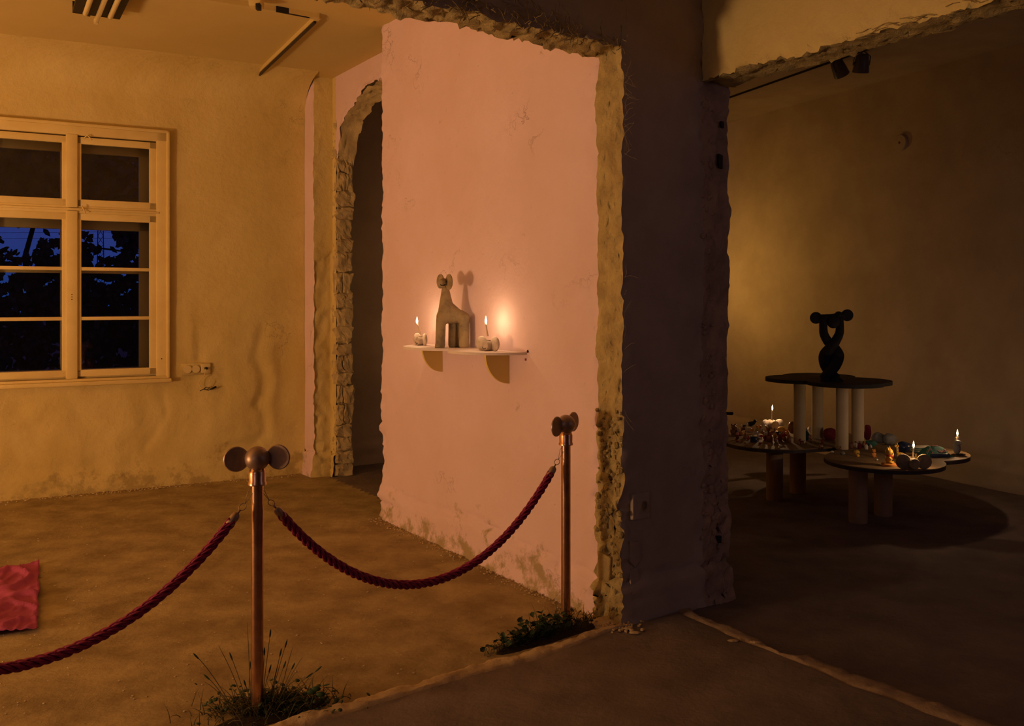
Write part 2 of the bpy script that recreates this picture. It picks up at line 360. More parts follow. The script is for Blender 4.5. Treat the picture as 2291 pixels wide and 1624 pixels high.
lowA = [(420, 1700), (560, 1662), (688, 1624), (800, 1589), (925, 1551), (1050, 1513), (1130, 1493), (1207, 1474), (1290, 1443), (1356, 1415), (1395, 1404)]
upA = [(420, 1672), (560, 1634), (618, 1615), (680, 1592), (732, 1580), (840, 1549), (960, 1518), (1089, 1478), (1180, 1455), (1264, 1431), (1319, 1411), (1352, 1402), (1392, 1398)]
lowB = [(1517, 1368), (1533, 1379), (1590, 1402), (1650, 1431), (1712, 1452), (1755, 1470), (1830, 1500), (1890, 1530), (1990, 1562), (2060, 1592), (2150, 1624), (2260, 1670)]
upB = [(1549, 1361), (1570, 1379), (1622, 1398), (1690, 1427), (1712, 1434), (1720, 1450), (1755, 1466), (1810, 1467), (1870, 1489), (1940, 1514), (2000, 1537), (2100, 1572), (2235, 1624), (2340, 1668)]
ZS = 0.022
def resample(ps, n):
    L = [0]
    for a, b in zip(ps, ps[1:]): L.append(L[-1]+(b-a).length)
    out = []
    for k in range(n):
        t = L[-1]*k/(n-1); i = 0
        while i < len(ps)-2 and L[i+1] < t: i += 1
        u = (t-L[i])/max(1e-9, L[i+1]-L[i]); out.append(ps[i].lerp(ps[i+1], u))
    return out
def strip(name, low, up, mt):
    n = 150; a = resample([fl(x, y, ZS) for x, y in low], n); b = resample([fl(x, y, ZS) for x, y in up], n); vs = []; mb = MB(); rows = 7
    for i in range(n):
        side = (b[i]-a[i]); side.z = 0; sd = side.normalized() if side.length > 1e-6 else Vector((0, 1, 0))
        for j in range(rows):
            t = j/(rows-1); p = a[i].lerp(b[i], t); r = noise.noise_vector(p*14)*0.012+noise.noise_vector(p*45)*0.006
            z = ZS+0.003+(0.006*math.sin(PI*t) if 0 < j < rows-1 else 0)+r.z*0.8
            q = Vector((p.x+r.x*(0.3 if j == 0 else 1), p.y+r.y*(0.3 if j == 0 else 1), z if j < rows-1 else -0.02))
            if j == rows-1: q += sd*0.006
            if j == 0: q.z = ZS-0.01
            vs.append(q)
    mb.add(vs, [(i*rows+j, (i+1)*rows+j, (i+1)*rows+j+1, i*rows+j+1) for i in range(n-1) for j in range(rows-1)])
    return tag(mb.build(name, mt), kind='structure')
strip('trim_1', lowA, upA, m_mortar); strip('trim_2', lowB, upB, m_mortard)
# hall slab: raised sheet bounded by the two strips
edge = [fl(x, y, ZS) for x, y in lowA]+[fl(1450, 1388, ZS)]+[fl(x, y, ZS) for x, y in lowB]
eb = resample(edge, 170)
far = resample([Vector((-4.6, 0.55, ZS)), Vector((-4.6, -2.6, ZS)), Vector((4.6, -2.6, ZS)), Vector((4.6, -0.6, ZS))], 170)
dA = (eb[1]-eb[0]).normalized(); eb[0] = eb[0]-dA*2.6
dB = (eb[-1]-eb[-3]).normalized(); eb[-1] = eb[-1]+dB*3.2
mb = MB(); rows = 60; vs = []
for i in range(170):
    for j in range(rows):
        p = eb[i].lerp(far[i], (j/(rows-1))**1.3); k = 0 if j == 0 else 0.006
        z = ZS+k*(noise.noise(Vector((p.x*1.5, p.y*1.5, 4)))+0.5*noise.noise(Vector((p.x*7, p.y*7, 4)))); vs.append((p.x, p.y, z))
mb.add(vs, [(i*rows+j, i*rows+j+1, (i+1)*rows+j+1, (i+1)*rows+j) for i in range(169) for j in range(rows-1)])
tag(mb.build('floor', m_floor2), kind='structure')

# central pier with the pink partition
cen = [A0, B0, (1.124, 4.762), (0.87, 4.84), (-0.50, 6.83), (-0.63, 6.74), PF, PN]
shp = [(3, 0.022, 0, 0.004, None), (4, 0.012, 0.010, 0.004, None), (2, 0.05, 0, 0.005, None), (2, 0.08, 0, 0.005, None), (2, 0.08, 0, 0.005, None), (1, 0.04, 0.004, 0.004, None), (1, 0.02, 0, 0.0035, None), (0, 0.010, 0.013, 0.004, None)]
m_darkrough = mat('hall_broken_jamb', (0.50, 0.36, 0.27, 1), (0.34, 0.25, 0.2, 1), 7, 0.95, 0.008, 50)
CZ = 3.6
# the outline runs clockwise seen from above in this order, so the outward normal is (dy,-dx)
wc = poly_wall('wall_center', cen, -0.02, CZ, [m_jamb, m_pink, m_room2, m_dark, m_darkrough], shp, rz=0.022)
# loose brick showing in the broken jamb
jb = thing('brick', (0, 0, 0)); bpy.data.objects.remove(jb)
mb = MB(); c = onw(1358, 1268, PN, A0); ang = math.atan2(A0[1]-PN[1], A0[0]-PN[0])
mb.box((-0.055, -0.02, -0.062), (0.045, 0.03, 0.062), bev=0.006, mx=T(*c) @ RZ(ang) @ RY(0.10))
tag(mb.build('brick', m_jamb, wc, smooth=False), 'square brick end set proud in the crumbling jamb')
# rubble knobs on the lower jamb
rk = MB()
for k in range(150):
    t = random.random()**0.8; z = 0.04+random.random()*1.0; t2 = random.random()
    if z > 0.95 and t2 < .4: continue
    x, y = PN[0]+(A0[0]-PN[0])*t, PN[1]+(A0[1]-PN[1])*t
    r = random.uniform(0.006, 0.017); rk.ell((x-0.004, y-0.002, z), (r, r*random.uniform(.7, 1.2), r*random.uniform(.6, 1.1)), 6, 4, rot=Matrix.Rotation(random.random()*3, 3, 'X'))
tag(rk.build('rubble', m_jamb, wc, smooth=False), kind='stuff')
rk = MB()
for k in range(90):
    z = random.uniform(0.2, 2.6); r = random.uniform(0.006, 0.016); t = random.uniform(0, 0.5)
    x, y = B0[0]+0.159*t, B0[1]+0.104*t-0.004; rk.ell((x, y, z), (r, r*.8, r*random.uniform(.6, 1.3)), 6, 4)
tag(rk.build('rubble', m_darkrough, wc, smooth=False), kind='stuff')

# lintel over the first opening, wall above, and the hidden left end
aL = (A0[0]-AU[0]*4.9, A0[1]-AU[1]*4.9)
thA = (PN[0]-A0[0], PN[1]-A0[1])
beam('wall_front', (aL, (A0[0]+0.02, A0[1]+0.015)), thA, 2.735, CZ, [m_dark, m_jamb], 0.010, rag=0.024)
aLL = (aL[0]-AU[0]*4.0, aL[1]-AU[1]*4.0)
mb = MB(); mb.prism([aLL, aL, (aL[0]+thA[0], aL[1]+thA[1]), (aLL[0]+thA[0], aLL[1]+thA[1])], -0.02, CZ); tag(mb.build('wall_front', m_dark, smooth=False), kind='structure')
# lintel over the second opening
b2 = (B0[0]+BU[0]*4.2, B0[1]+BU[1]*4.2); thB = (0.159, 0.104)
beam('wall_right', (B0, b2), thB, 2.66, CZ, [m_back, m_jamb], 0.008, rag=0.02)
b3 = (B0[0]+BU[0]*7.2, B0[1]+BU[1]*7.2)
mb = MB(); mb.prism([b2, b3, (b3[0]+thB[0], b3[1]+thB[1]), (b2[0]+thB[0], b2[1]+thB[1])], -0.02, CZ); tag(mb.build('wall_right', m_dark, smooth=False), kind='structure')
# torn reed matting along the lintel edge
rs = MB()
for k in range(520):
    t = random.uniform(0.0, 2.4)**1.0; x, y = A0[0]-AU[0]*t, A0[1]-AU[1]*t
    if 0.05 < t < 0.25 and random.random() < .6: continue
    z = 2.735+random.uniform(-0.01, 0.10)*(1 if t > .3 else .4); p = Vector((x+0.006, y-0.012, z)); pts = [p]; d = Vector((-AU[0]*random.uniform(-.2, 1), -AU[1]*random.uniform(-.2, 1)-random.uniform(0, .35), random.uniform(-.5, .45))).normalized()
    for s_ in range(4): p = p+d*random.uniform(0.012, 0.03); d = (d+Vector((random.uniform(-.4, .4), random.uniform(-.4, .2), random.uniform(-.5, .35)))).normalized(); pts.append(p)
    rs.tube(pts, random.uniform(0.0008, 0.0022), 4)
for k in range(60):   # matting along the underside of the right lintel
    t = random.uniform(0.9, 2.3); x, y = B0[0]+BU[0]*t-0.01, B0[1]+BU[1]*t-0.006; p = Vector((x, y, 2.66+random.uniform(-.01, .03))); d = Vector((BU[0], BU[1], random.uniform(-.3, .2))).normalized()
    rs.tube([p, p+d*.03, p+d*.06+Vector((0, 0, random.uniform(-.015, .01)))], 0.0015, 4)
tag(rs.build('reed_matting', m_straw), 'torn straw reed matting hanging from the broken edge above the left opening', 'reed matting', kind='stuff')
rs = MB()
for k in range(34):
    z = random.uniform(2.2, 2.72) if k < 24 else random.uniform(1.0, 1.75); x, y = A0; p = Vector((x+0.01, y-0.01, z)); pts = [p]; d = Vector((random.uniform(0, .9), -.3, random.uniform(-1, 1))).normalized()
    for s_ in range(5): p = p+d*random.uniform(.008, .022); d = (d+Vector((random.uniform(-.4, .4), random.uniform(-.2, .1), random.uniform(-.6, .4)))).normalized(); pts.append(p)
    rs.tube(pts, 0.0006, 4)
tag(rs.build('cobweb', m_web), 'dusty cobweb strands on the corner of the left opening', 'cobweb', kind='stuff')

# window wall with relief
def inv_s(px):
    r = (px-CX)/F_; return (r*W0[1]-W0[0])/(WU[0]-r*WU[1])
def sz(px, py):
    p = onw(px, py, W0, (W0[0]+WU[0], W0[1]+WU[1])); return inv_s(px), p.z
def polyl(pts): return [sz(*p) for p in pts]
grooves = [(polyl([(588, 735), (580, 770), (572, 800), (590, 840), (588, 880), (575, 905)]), 0.030, 0.035), (polyl([(575, 900), (590, 930), (592, 970), (575, 990), (500, 1000)]), 0.026, 0.03),
           (polyl([(442, 740), (443, 770), (446, 805)]), 0.02, 0.028), (polyl([(365, 880), (372, 930), (345, 975), (320, 1005)]), 0.016, 0.022), (polyl([(200, 1040), (225, 1025), (300, 990)]), 0.010, 0.02),
           (polyl([(0, 1052), (60, 1047), (160, 1038), (260, 1034)]), 0.013, 0.012), (polyl([(380, 1062), (450, 1055), (560, 1048), (640, 1040)]), 0.012, 0.009), (polyl([(0, 1058), (200, 1044), (690, 1020)]), 0.006, 0.008),
           (polyl([(195, 1000), (200, 1035)]), 0.01, 0.015)]
bumps = [(polyl([(612, 770), (606, 800), (618, 850), (606, 900), (613, 940), (617, 985), (625, 1010)]), 0.022, 0.035), (polyl([(425, 690), (427, 760), (430, 800)]), 0.012, 0.025), (polyl([(490, 755), (515, 765)]), 0.018, 0.045),
         (polyl([(270, 960), (300, 980)]), 0.010, 0.06), (polyl([(460, 900), (480, 960)]), 0.008, 0.09)]
def wext(s, z):
    h = 0
    for pl, a, r in grooves+[(b[0], -b[1], b[2]) for b in bumps]:
        d = min(segd(s, z, p, q) for p, q in zip(pl, pl[1:]))
        if d < 3*r: h -= 0.62*a*math.exp(-(d/r)**2)
    if z < 1.15: h += 0.012*noise.noise(Vector((s*3.2, z*3.2, 7)))+0.009*noise.noise(Vector((s*8, z*5, 2)))
    if z > 3.22: h += 0.46*(1-math.sqrt(max(0, 1-min(1, (z-3.22)/0.279)**2)))
    return h
SW0, SW1, ZW0, ZW1 = -0.235, 1.215, 0.90, 2.93     # window hole
def wall_grid(name, s0, s1, holes, st=0.03):
    ns = int((s1-s0)/st); S_ = sorted(set([round(s0+(s1-s0)*i/ns, 4) for i in range(ns+1)]+[SW0, SW1])); Z_ = sorted(set([round(-0.02+3.54*i/125, 4) for i in range(126)]+[ZW0, ZW1]+[3.40+.006*i for i in range(17)]))
    vs = []; c = len(Z_)
    for s in S_:
        for z in Z_:
            p = Vector((W0[0]+WU[0]*s, W0[1]+WU[1]*s, z))
            e = (wext(s, z) if z > 0.02 else 0)*1.0
            edge_h = (abs(s-SW0) < 1e-3 or abs(s-SW1) < 1e-3) and ZW0-0.01 <= z <= ZW1+0.01 or (abs(z-ZW0) < 1e-3 or abs(z-ZW1) < 1e-3) and SW0-.01 <= s <= SW1+.01
            q = p+(Vector((0, 0, 0)) if edge_h else wdisp(p, (-WN[0], -WN[1]), 0, 0.007, False)+Vector((-WN[0], -WN[1], 0))*(e+0.014*sm(0.17, 0.13, z+0.02*noise.noise(p*4))))
            vs.append(q)
    fs = []
    for i in range(len(S_)-1):
        for j in range(c-1):
            sm_, zm = (S_[i]+S_[i+1])/2, (Z_[j]+Z_[j+1])/2
            if SW0 < sm_ < SW1 and ZW0 < zm < ZW1: continue
            fs.append((i*c+j, (i+1)*c+j, (i+1)*c+j+1, i*c+j+1))
    mb = MB(); mb.add(vs, fs)
    return mb
sQ = 2.383
mb = wall_grid('wall_back', -2.75, sQ, None)
# reveal of the window hole and outer skin
M = Matrix(((WU[0], WN[0], 0, W0[0]), (WU[1], WN[1], 0, W0[1]), (0, 0, 1, 0), (0, 0, 0, 1)))
for (a, b) in (((-2.75, 0.30, -0.02), (SW0, 0.42, 3.6)), ((SW1, 0.30, -0.02), (3.2, 0.42, 3.6)), ((SW0, 0.30, -0.02), (SW1, 0.42, ZW0)), ((SW0, 0.30, ZW1), (SW1, 0.42, 3.6))): mb.box(a, b, 0, M)
for (a, b) in (((SW0-.02, 0.0, ZW0), (SW0, 0.42, ZW1)), ((SW1, 0.0, ZW0), (SW1+.02, 0.42, ZW1)), ((SW0, 0.0, ZW0-.02), (SW1, 0.42, ZW0)), ((SW0, 0.0, ZW1), (SW1, 0.42, ZW1+.02))): mb.box(a, b, 0, M)
tag(mb.build('wall_back', m_back, smooth=True, auto=60), kind='structure')

# pier and side wall with the arched doorway
def pier_extra(p):
    if 0.2 < p[2] < 1.95+0.08*noise.noise(p*5): return -0.012+0.016*noise.noise(p*14)
    return 0
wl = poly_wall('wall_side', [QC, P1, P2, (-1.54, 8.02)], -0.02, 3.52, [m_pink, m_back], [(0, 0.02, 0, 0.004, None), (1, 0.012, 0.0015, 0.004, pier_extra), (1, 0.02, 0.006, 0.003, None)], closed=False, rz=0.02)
JN = Vector((-1.54, 8.02, 0)); JU = Vector((0.875, 0.485, 0))       # doorway jamb runs along JU
SD = Vector((P3[0]-P2[0], P3[1]-P2[1], 0)).normalized()               # side wall towards the camera
def arch_z(t):       # soffit height along the side wall, t metres from the far jamb
    return 3.0+0.19*sm(0, 0.75, t)+0.10*sm(0.05, 0.25, t)-0.22*(1-sm(0, 0.14, t))
mb = MB(); n = 60; vs = []
for i in range(n+1):
    t = 1.45*i/n; p = JN+SD*t
    for j in range(25):
        z = arch_z(t)+(3.6-arch_z(t))*j/24; q = Vector((p.x, p.y, z)); k = 0.02*math.exp(-((z-arch_z(t))/0.05)**2)
        q = q+wob(q, 2.2)*0.005+(wob(q, 8, 9)+wob(q, 22, 5)+wob(q, 50, 2)*.5)*k; vs.append(q)
mb.add(vs, [(i*25+j, (i+1)*25+j, (i+1)*25+j+1, i*25+j+1) for i in range(n) for j in range(24)], 0)
vs = []
for i in range(n+1):
    t = 1.45*i/n; p = JN+SD*t
    for j in range(9):
        q = p+JU*(0.15*j/8); q.z = arch_z(t)-0.05*j/8; q = q+(wob(q, 9, 1)+wob(q, 24, 4)+wob(q, 50, 2)*.6)*0.018; vs.append(q)
mb.add(vs, [(i*9+j, i*9+j+1, (i+1)*9+j+1, (i+1)*9+j) for i in range(n) for j in range(8)], 1)
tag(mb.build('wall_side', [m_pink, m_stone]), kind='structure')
# jamb core + the separate stones that show in it
mb = MB(); mb.prism([(JN.x+0.01, JN.y+0.012), (JN.x+JU.x*0.13-.006, JN.y+JU.y*0.13+.008), (JN.x+JU.x*0.12-0.05, JN.y+JU.y*0.12+0.35), (JN.x-0.02, JN.y+0.35)], -0.02, 3.6)
core = tag(mb.build('wall_side', m_jamb, smooth=False), kind='structure')
z = 0.0; sl = []
ja = math.atan2(JU.y, JU.x); k = 0
while z < 3.08:
    hgt = random.uniform(0.10, 0.19) if z > 0.2 else 0.11
    wd = 0.145+random.uniform(-0.012, 0.014); nx, nz_ = 9, 9; vs = []; mb = MB(); sd = random.random()*50
    split = random.random() < 0.3 and hgt > 0.12
    parts = [(0, wd)] if not split else [(0, wd*random.uniform(.4, .6))]
    if split: parts.append((parts[0][1]+0.004, wd))
    for (u0, u1) in parts:
        mb = MB(); mb.box((u0, -0.014-random.uniform(0, .014), z+0.002), (u1, 0.09, z+hgt-0.002), bev=0.009)
        me = []
        import bmesh
        bm = bmesh.new(); vv = [bm.verts.new(v) for v in mb.v]
        for f in mb.f:
            try: bm.faces.new([vv[i] for i in f])
            except ValueError: pass
        bmesh.ops.subdivide_edges(bm, edges=bm.edges[:], cuts=4, use_grid_fill=True)
        for v in bm.verts: q = v.co.copy(); v.co = q+noise.noise_vector(q*13+Vector((sd, 0, 0)))*0.020+noise.noise_vector(q*38+Vector((sd, 0, 0)))*0.014
        me_ = bpy.data.meshes.new('stone'); bm.to_mesh(me_); bm.free(); me_.materials.append(m_stone)
        o = bpy.data.objects.new('stone', me_); C.objects.link(o); o.parent = core
        o.matrix_local = T(JN.x, JN.y, 0) @ RZ(ja)
    z += hgt
# far wall of the candle room (seen through the doorway) and its right wall
RD = Vector((R0[0]+1.45, R0[1]-8.59, 0)).normalized()
poly_wall('wall_far', [(-2.2, 8.16), R0], -0.02, CZ, [m_room2], [(0, 0.05, 0, 0.006, None)], closed=False, rz=0.03)
poly_wall('wall_east', [R0, (r2x(2.6), 2.6)], -0.02, CZ, [m_room2], [(0, 0.04, 0, 0.006, None)], closed=False, rz=0.025)
mb = MB()
mb.prism([(r2x(2.6), 2.6), (r2x(2.6)+.2, 2.5), (4.5, -0.9), (4.3, -0.8)], -0.02, CZ)
tag(mb.build('wall_east', m_room2, smooth=False), kind='structure')
# outer shell: left wall of the bright room, hall walls behind the camera
def pwall(name, a, b, mt, th=0.12, z1=CZ):
    d = Vector((b[0]-a[0], b[1]-a[1])).normalized(); nx, ny = -d.y*th, d.x*th
    mb = MB(); mb.prism([a, b, (b[0]+nx, b[1]+ny), (a[0]+nx, a[1]+ny)], -0.03, z1); return tag(mb.build(name, mt, smooth=False), kind='structure')
wlS = (W0[0]-WU[0]*2.7, W0[1]-WU[1]*2.7)
pwall('wall_left', (-6.5, -1.05), (-7.0, 4.9), m_back); pwall('wall_left', (-7.0, 4.9), wlS, m_back)
pwall('wall_left', (-4.5, -2.6), (-4.45, 0.5), m_dark); pwall('wall_rear', (4.6, -2.55), (-4.5, -2.55), m_dark); pwall('wall_right', (4.6, -1.2), (4.6, -2.6), m_dark)
# the shaded lamp that lights the room, out of frame at the left
ul_ = thing('uplighter', (-5.2, 1.75, 0), 0, 'open bowl uplighter standing on the floor out of frame at the left', 'lamp')
f = MB(); f.lathe([(.06, .20), (.34, .24), (.56, .46), (.585, .56), (.575, .561), (.545, .47), (.33, .255), (.0, .22)], 40); f.build('bowl', m_black, ul_)
f = MB(); f.lathe([(.2, 0), (.2, .02), (.03, .04), (.03, .20), (.05, .205)], 24); f.build('stand', m_black, ul_)
# ceilings
mb = MB(); mb.prism([(-7.1, 5.2), (-6.7, -1.2), (A0[0]-.02, A0[1]+0.08), (PN[0]+.1, PN[1]), (PF[0]+0.2, PF[1]+.1), (P3[0]+.1, P3[1]+.1), (-1.35, 8.5), (-6.9, 5.6)], 3.5, 3.6); tag(mb.build('ceiling', m_ceil, smooth=False), kind='structure')
mb = MB(); mb.prism([(-4.7, 0.35), (-4.7, -2.7), (4.8, -2.7), (4.8, -0.9), b3, (B0[0]+.05, B0[1]+.03), (A0[0]-.05, A0[1]-.02)], 3.5, 3.6); tag(mb.build('ceiling', m_dark, smooth=False), kind='structure')
mb = MB(); mb.prism([(-2.4, 8.3), (-0.9, 6.6), (0.8, 4.6), (B0[0]+.1, B0[1]), b3, (6.2, 2.4), (2.6, 11)], 3.59, 3.66); tag(mb.build('ceiling', m_room2, smooth=False), kind='structure')
# cove between ceiling and the pink side
mb = MB()

# ------------------------------------------------ window
win = thing('window_1', (W0[0], W0[1], 0), math.atan2(WU[1], WU[0]), kind='structure')
def sp(px): return inv_s(px)
sm_ = 0.4995
f = MB()   # casing boards and outer bead
for a, b in (((SW0-.02, -.035, ZW0), (SW0+.075, .01, ZW1+.01)), ((SW1-.085, -.035, ZW0), (SW1+.015, .01, ZW1+.01)), ((SW0-.02, -.035, ZW1-.075), (SW1+.015, .01, ZW1+.012))): f.box(a, b, bev=.006)
f.build('casing', m_white, win, auto=40)
f = MB()
for a, b in (((SW1-.008, -.055, ZW0), (SW1+.018, -.01, ZW1+.02)), ((SW0-.024, -.055, ZW0), (SW0, -.01, ZW1+.02)), ((SW0-.024, -.055, ZW1-.006), (SW1+.018, -.01, ZW1+.02))): f.box(a, b, bev=.009)
f.build('bead', m_white, win, auto=40)
f = MB(); f.box((SW0-.05, -.075, ZW0-.035), (SW1+.03, .03, ZW0+.0), bev=.01); f.box((SW0, -.05, ZW0), (SW1, .01, ZW0+.02), bev=.005); f.build('window_sill', m_white, win, auto=40)
f = MB(); f.box((SW0, .0, ZW0), (SW0+.06, .24, ZW1)); f.box((SW1-.07, .0, ZW0), (SW1, .24, ZW1)); f.box((SW0, .0, ZW1-.06), (SW1, .24, ZW1)); f.box((SW0, .02, ZW0-.01), (SW1, .24, ZW0+.05)); f.build('frame', m_white, win, smooth=False)
ZT = 2.265
f = MB(); f.box((sm_-.042, -.045, ZW0+.02), (sm_+.042, .035, ZT-.012), bev=.008); f.box((sm_-.042, -.045, ZT+.014), (sm_+.042, .035, ZW1-.07), bev=.008); f.build('mullion', m_white, win, auto=40)
f = MB(); f.box((SW0+.06, -.028, ZT-.03), (SW1-.06, .035, ZT+.03), bev=.006); f.box((SW0+.06, -.04, ZT-.008), (SW1-.06, -.02, ZT+.010), bev=.004); f.box((sm_-.03, .1, ZT-.03), (sm_+.03, .22, ZT+.03)); f.build('transom', m_white, win, auto=40)
zb1, zb2 = 1.795, 1.398
def sash(s0, s1, z0, z1, bars, y0, y1, st, top=.055, bot=.055, ls_=0, rs_=0):
    f = MB()
    for a, b in (((s0, y0, z0), (s0+st+ls_, y1, z1)), ((s1-st-rs_, y0, z0), (s1, y1, z1)), ((s0, y0, z1-top), (s1, y1, z1)), ((s0, y0, z0), (s1, y1, z0+bot))): f.box(a, b, bev=.005)
    o = f.build('sash', m_white, win, auto=40)
    for zb in bars:
        f = MB(); f.box((s0+st-.005, y0+.004, zb-.014), (s1-st+.005, y1-.002, zb+.014), bev=.005); f.build('glazing_bar', m_white, o, auto=40)
    zz = [z0+bot-.006]+list(bars)+[z1-top+.006]
    for a, b in zip(zz, zz[1:]):
        f = MB(); ym = (y0+y1)/2; f.box((s0+st-.006, ym, a), (s1-st+.006, ym+.003, b)); f.build('pane', m_glass, o, smooth=False)
    return o
for (a, b) in ((SW0+.07, sm_-.012), (sm_+.012, SW1-.08)):
    sash(a, b, ZW0+.035, ZT-.028, [zb2, zb1], -.022, .02, .058)
    sash(a, b, ZT+.028, ZW1-.085, [], -.022, .02, .058)
    rs_ = .055 if b > 1 else .0; ls_ = .055 if a < 0 else .0
    sash(a+.005-.0, b-.0, ZW0+.03, ZT-.02, [zb2+.0, zb1-.018], .15, .19, .062, ZT-.02-2.12, .055, ls_, rs_)
    sash(a+.005-.0, b-.0, ZT+.02, ZW1-.06, [], .15, .19, .062, ZW1-.06-2.742, .045, ls_, rs_)
f = MB(); f.tube([(sm_+.085, -.03, ZW1-.095), (sm_+.11, -.06, ZW1-.075), (sm_+.145, -.065, ZW1-.11)], .005, 6); f.build('window_hook', m_white, win)
f = MB(); f.box((sm_-.03, -.06, ZT-.006), (sm_+.075, -.035, ZT+.008), bev=.003); f.tube([(sm_+.07, -.06, ZT+.03), (sm_+.095, -.065, ZT-.03)], .005, 6); f.build('window_hook', m_white, win)
f = MB()
for dz in (-.02, 0, .02): f.ell((sm_, -.046, 1.57+dz), (.004, .003, .004), 8, 5)
f.ell((SW1-.045, -.036, 1.06), (.005, .003, .005), 8, 5); f.build('screw_hole', m_black, win)

# two made-up windows framing the fill lights, behind the camera and in the candle room
for nm_, (x, y), rz_ in (('added_window_2', (-2.7, -2.5), PI), ('added_window_3', (5.36, 1.25), PI+.45+.06)):
    w2 = thing(nm_, (x, y, 1.5), rz_, kind='structure')
    f = MB()
    for a, b in (((-.75, -.05, 0), (-.67, .02, 1.6)), ((.67, -.05, 0), (.75, .02, 1.6)), ((-.75, -.05, 0), (.75, .02, .08)), ((-.75, -.05, 1.52), (.75, .02, 1.6)), ((-.03, -.05, 0), (.03, .02, 1.6))): f.box(a, b, bev=.006)
    f.build('frame', m_white, w2, auto=40)
    for sx_ in (-1, 1): f = MB(); f.box((min(sx_*.03, sx_*.67), -.01, .08), (max(sx_*.03, sx_*.67), -.006, 1.52)); f.build('pane', m_glass, w2, smooth=False)
# ------------------------------------------------ outside the window
def leaves(name, n, boxf, size, parent, flat=0.5):
    vs = []; fs = []
    for _ in range(n):
        p = boxf()
        if p is None: continue
        s = size*random.uniform(.6, 1.3); a = Vector((random.uniform(-1, 1), random.uniform(-.5, .5), random.uniform(-1, 1))).normalized(); b = a.cross(Vector((random.uniform(-.5, .5), 1, random.uniform(-.5, .5)))).normalized()
        o = len(vs); vs += [p-a*s, p-a*s*.2+b*s*.5, p+a*s*.5+b*s*.45, p+a*s, p+a*s*.4-b*s*.5, p-a*s*.3-b*s*.4]; fs += [(o, o+1, o+2, o+3), (o, o+3, o+4, o+5)]
    mb = MB(); mb.add(vs, fs); return tag(mb.build(name, m_night, parent, smooth=False), kind='stuff')
tr = thing('tree', (-6.4, 12.2, -0.5), 0, 'dark leafy tree whose canopy fills the top of the window at dusk', 'tree')
f = MB(); f.tube([(0, 0, 0), (.1, .1, 1.4), (-.2, .2, 2.6), (.3, .1, 4.2)], [.07, .05, .035, .02], 10); f.build('trunk', m_bark, tr)
f = MB(); f.tube([(-.15, .15, 2.4), (.8, -.1, 2.75), (1.9, -.3, 2.6), (2.6, -.2, 3.0)], [.02, .014, .008, .004], 8); f.build('branch', m_bark, tr)
def can_hi():
    px = random.uniform(-250, 420); d = random.uniform(10.6, 13); lim = 474+20*math.sin(px*0.05)+60*sm(215, 300, px)-10*sm(165, 215, px)*(1-sm(215, 240, px)); py = lim-abs(random.gauss(0, 1))*130+14*random.random()
    if py < 150: return None
    return at(px, py, d)-Vector((-6.4, 12.2, -0.5))
leaves('foliage', 14000, can_hi, .062, tr)
tr2 = thing('shrub', (-5.6, 10.6, -0.5), 0, 'dark bush outside the lower window panes with blue dusk sky between its leaves', 'shrub')
f = MB(); f.tube([(0, 0, 0), (.1, .1, 1.0), (-.1, 0, 2.2)], [.08, .06, .03], 8); f.tube([(.05, .1, .8), (.7, .1, 1.5), (1.0, 0, 2.3)], [.05, .03, .01], 8); f.tube([(0, .1, 1.2), (-.7, .1, 1.9), (-.9, .2, 3.0)], [.04, .03, .01], 8); f.build('stem', m_bark, tr2)
def can_lo():
    px = random.uniform(-250, 420); d = random.uniform(9.6, 12.2)
    lim = 582+24*math.sin(px*0.031)+14*math.sin(px*.11)+noise.noise(Vector((px*.02, 1, 2)))*26; py = lim+abs(random.gauss(0, 1))*150-10
    if random.random() < .05: py = lim-random.random()*50
    if noise.noise(Vector((px*.035, py*.05, 4))) > .20+.2*sm(640, 700, py): return None
    return at(px, py, d)-Vector((-5.6, 10.6, -0.5))
leaves('foliage', 13000, can_lo, .05, tr2)
pyl = thing('electricity_pylon', (at(225, 0, 120).x, 120, 0), 0, 'faint lattice electricity pylon against the dusk sky in the right window pane', 'pylon')
f = MB(); w_ = .55; zt = 11.8
for sx_ in (-1, 1): f.tube([(sx_*w_, 0, 0), (sx_*w_*.6, 0, zt)], .06, 4)
for i in range(10):
    z0 = 1.1*i; f.tube([(-w_*(1-.04*i), 0, z0), (w_*(1-.04*i), 0, z0+1.1)], .035, 4); f.tube([(w_*(1-.04*i), 0, z0), (-w_*(1-.04*i), 0, z0+1.1)], .035, 4)
f.build('mast', m_bark, pyl)
f = MB()
for z in (11.2, 10.4, 9.6):
    f.tube([(-30, 0, z+.5), (-15, 0, z-.1), (0, 0, z), (15, 0, z-.2), (30, 0, z+.3)], .03, 4)
f.build('wire', m_bark, pyl)
mb = MB(); mb.prism([(-60, 9), (-8, 9), (4, 16), (60, 160), (-60, 160)], -1.2, -0.6); tag(mb.build('ground', m_soil, smooth=False), kind='structure')

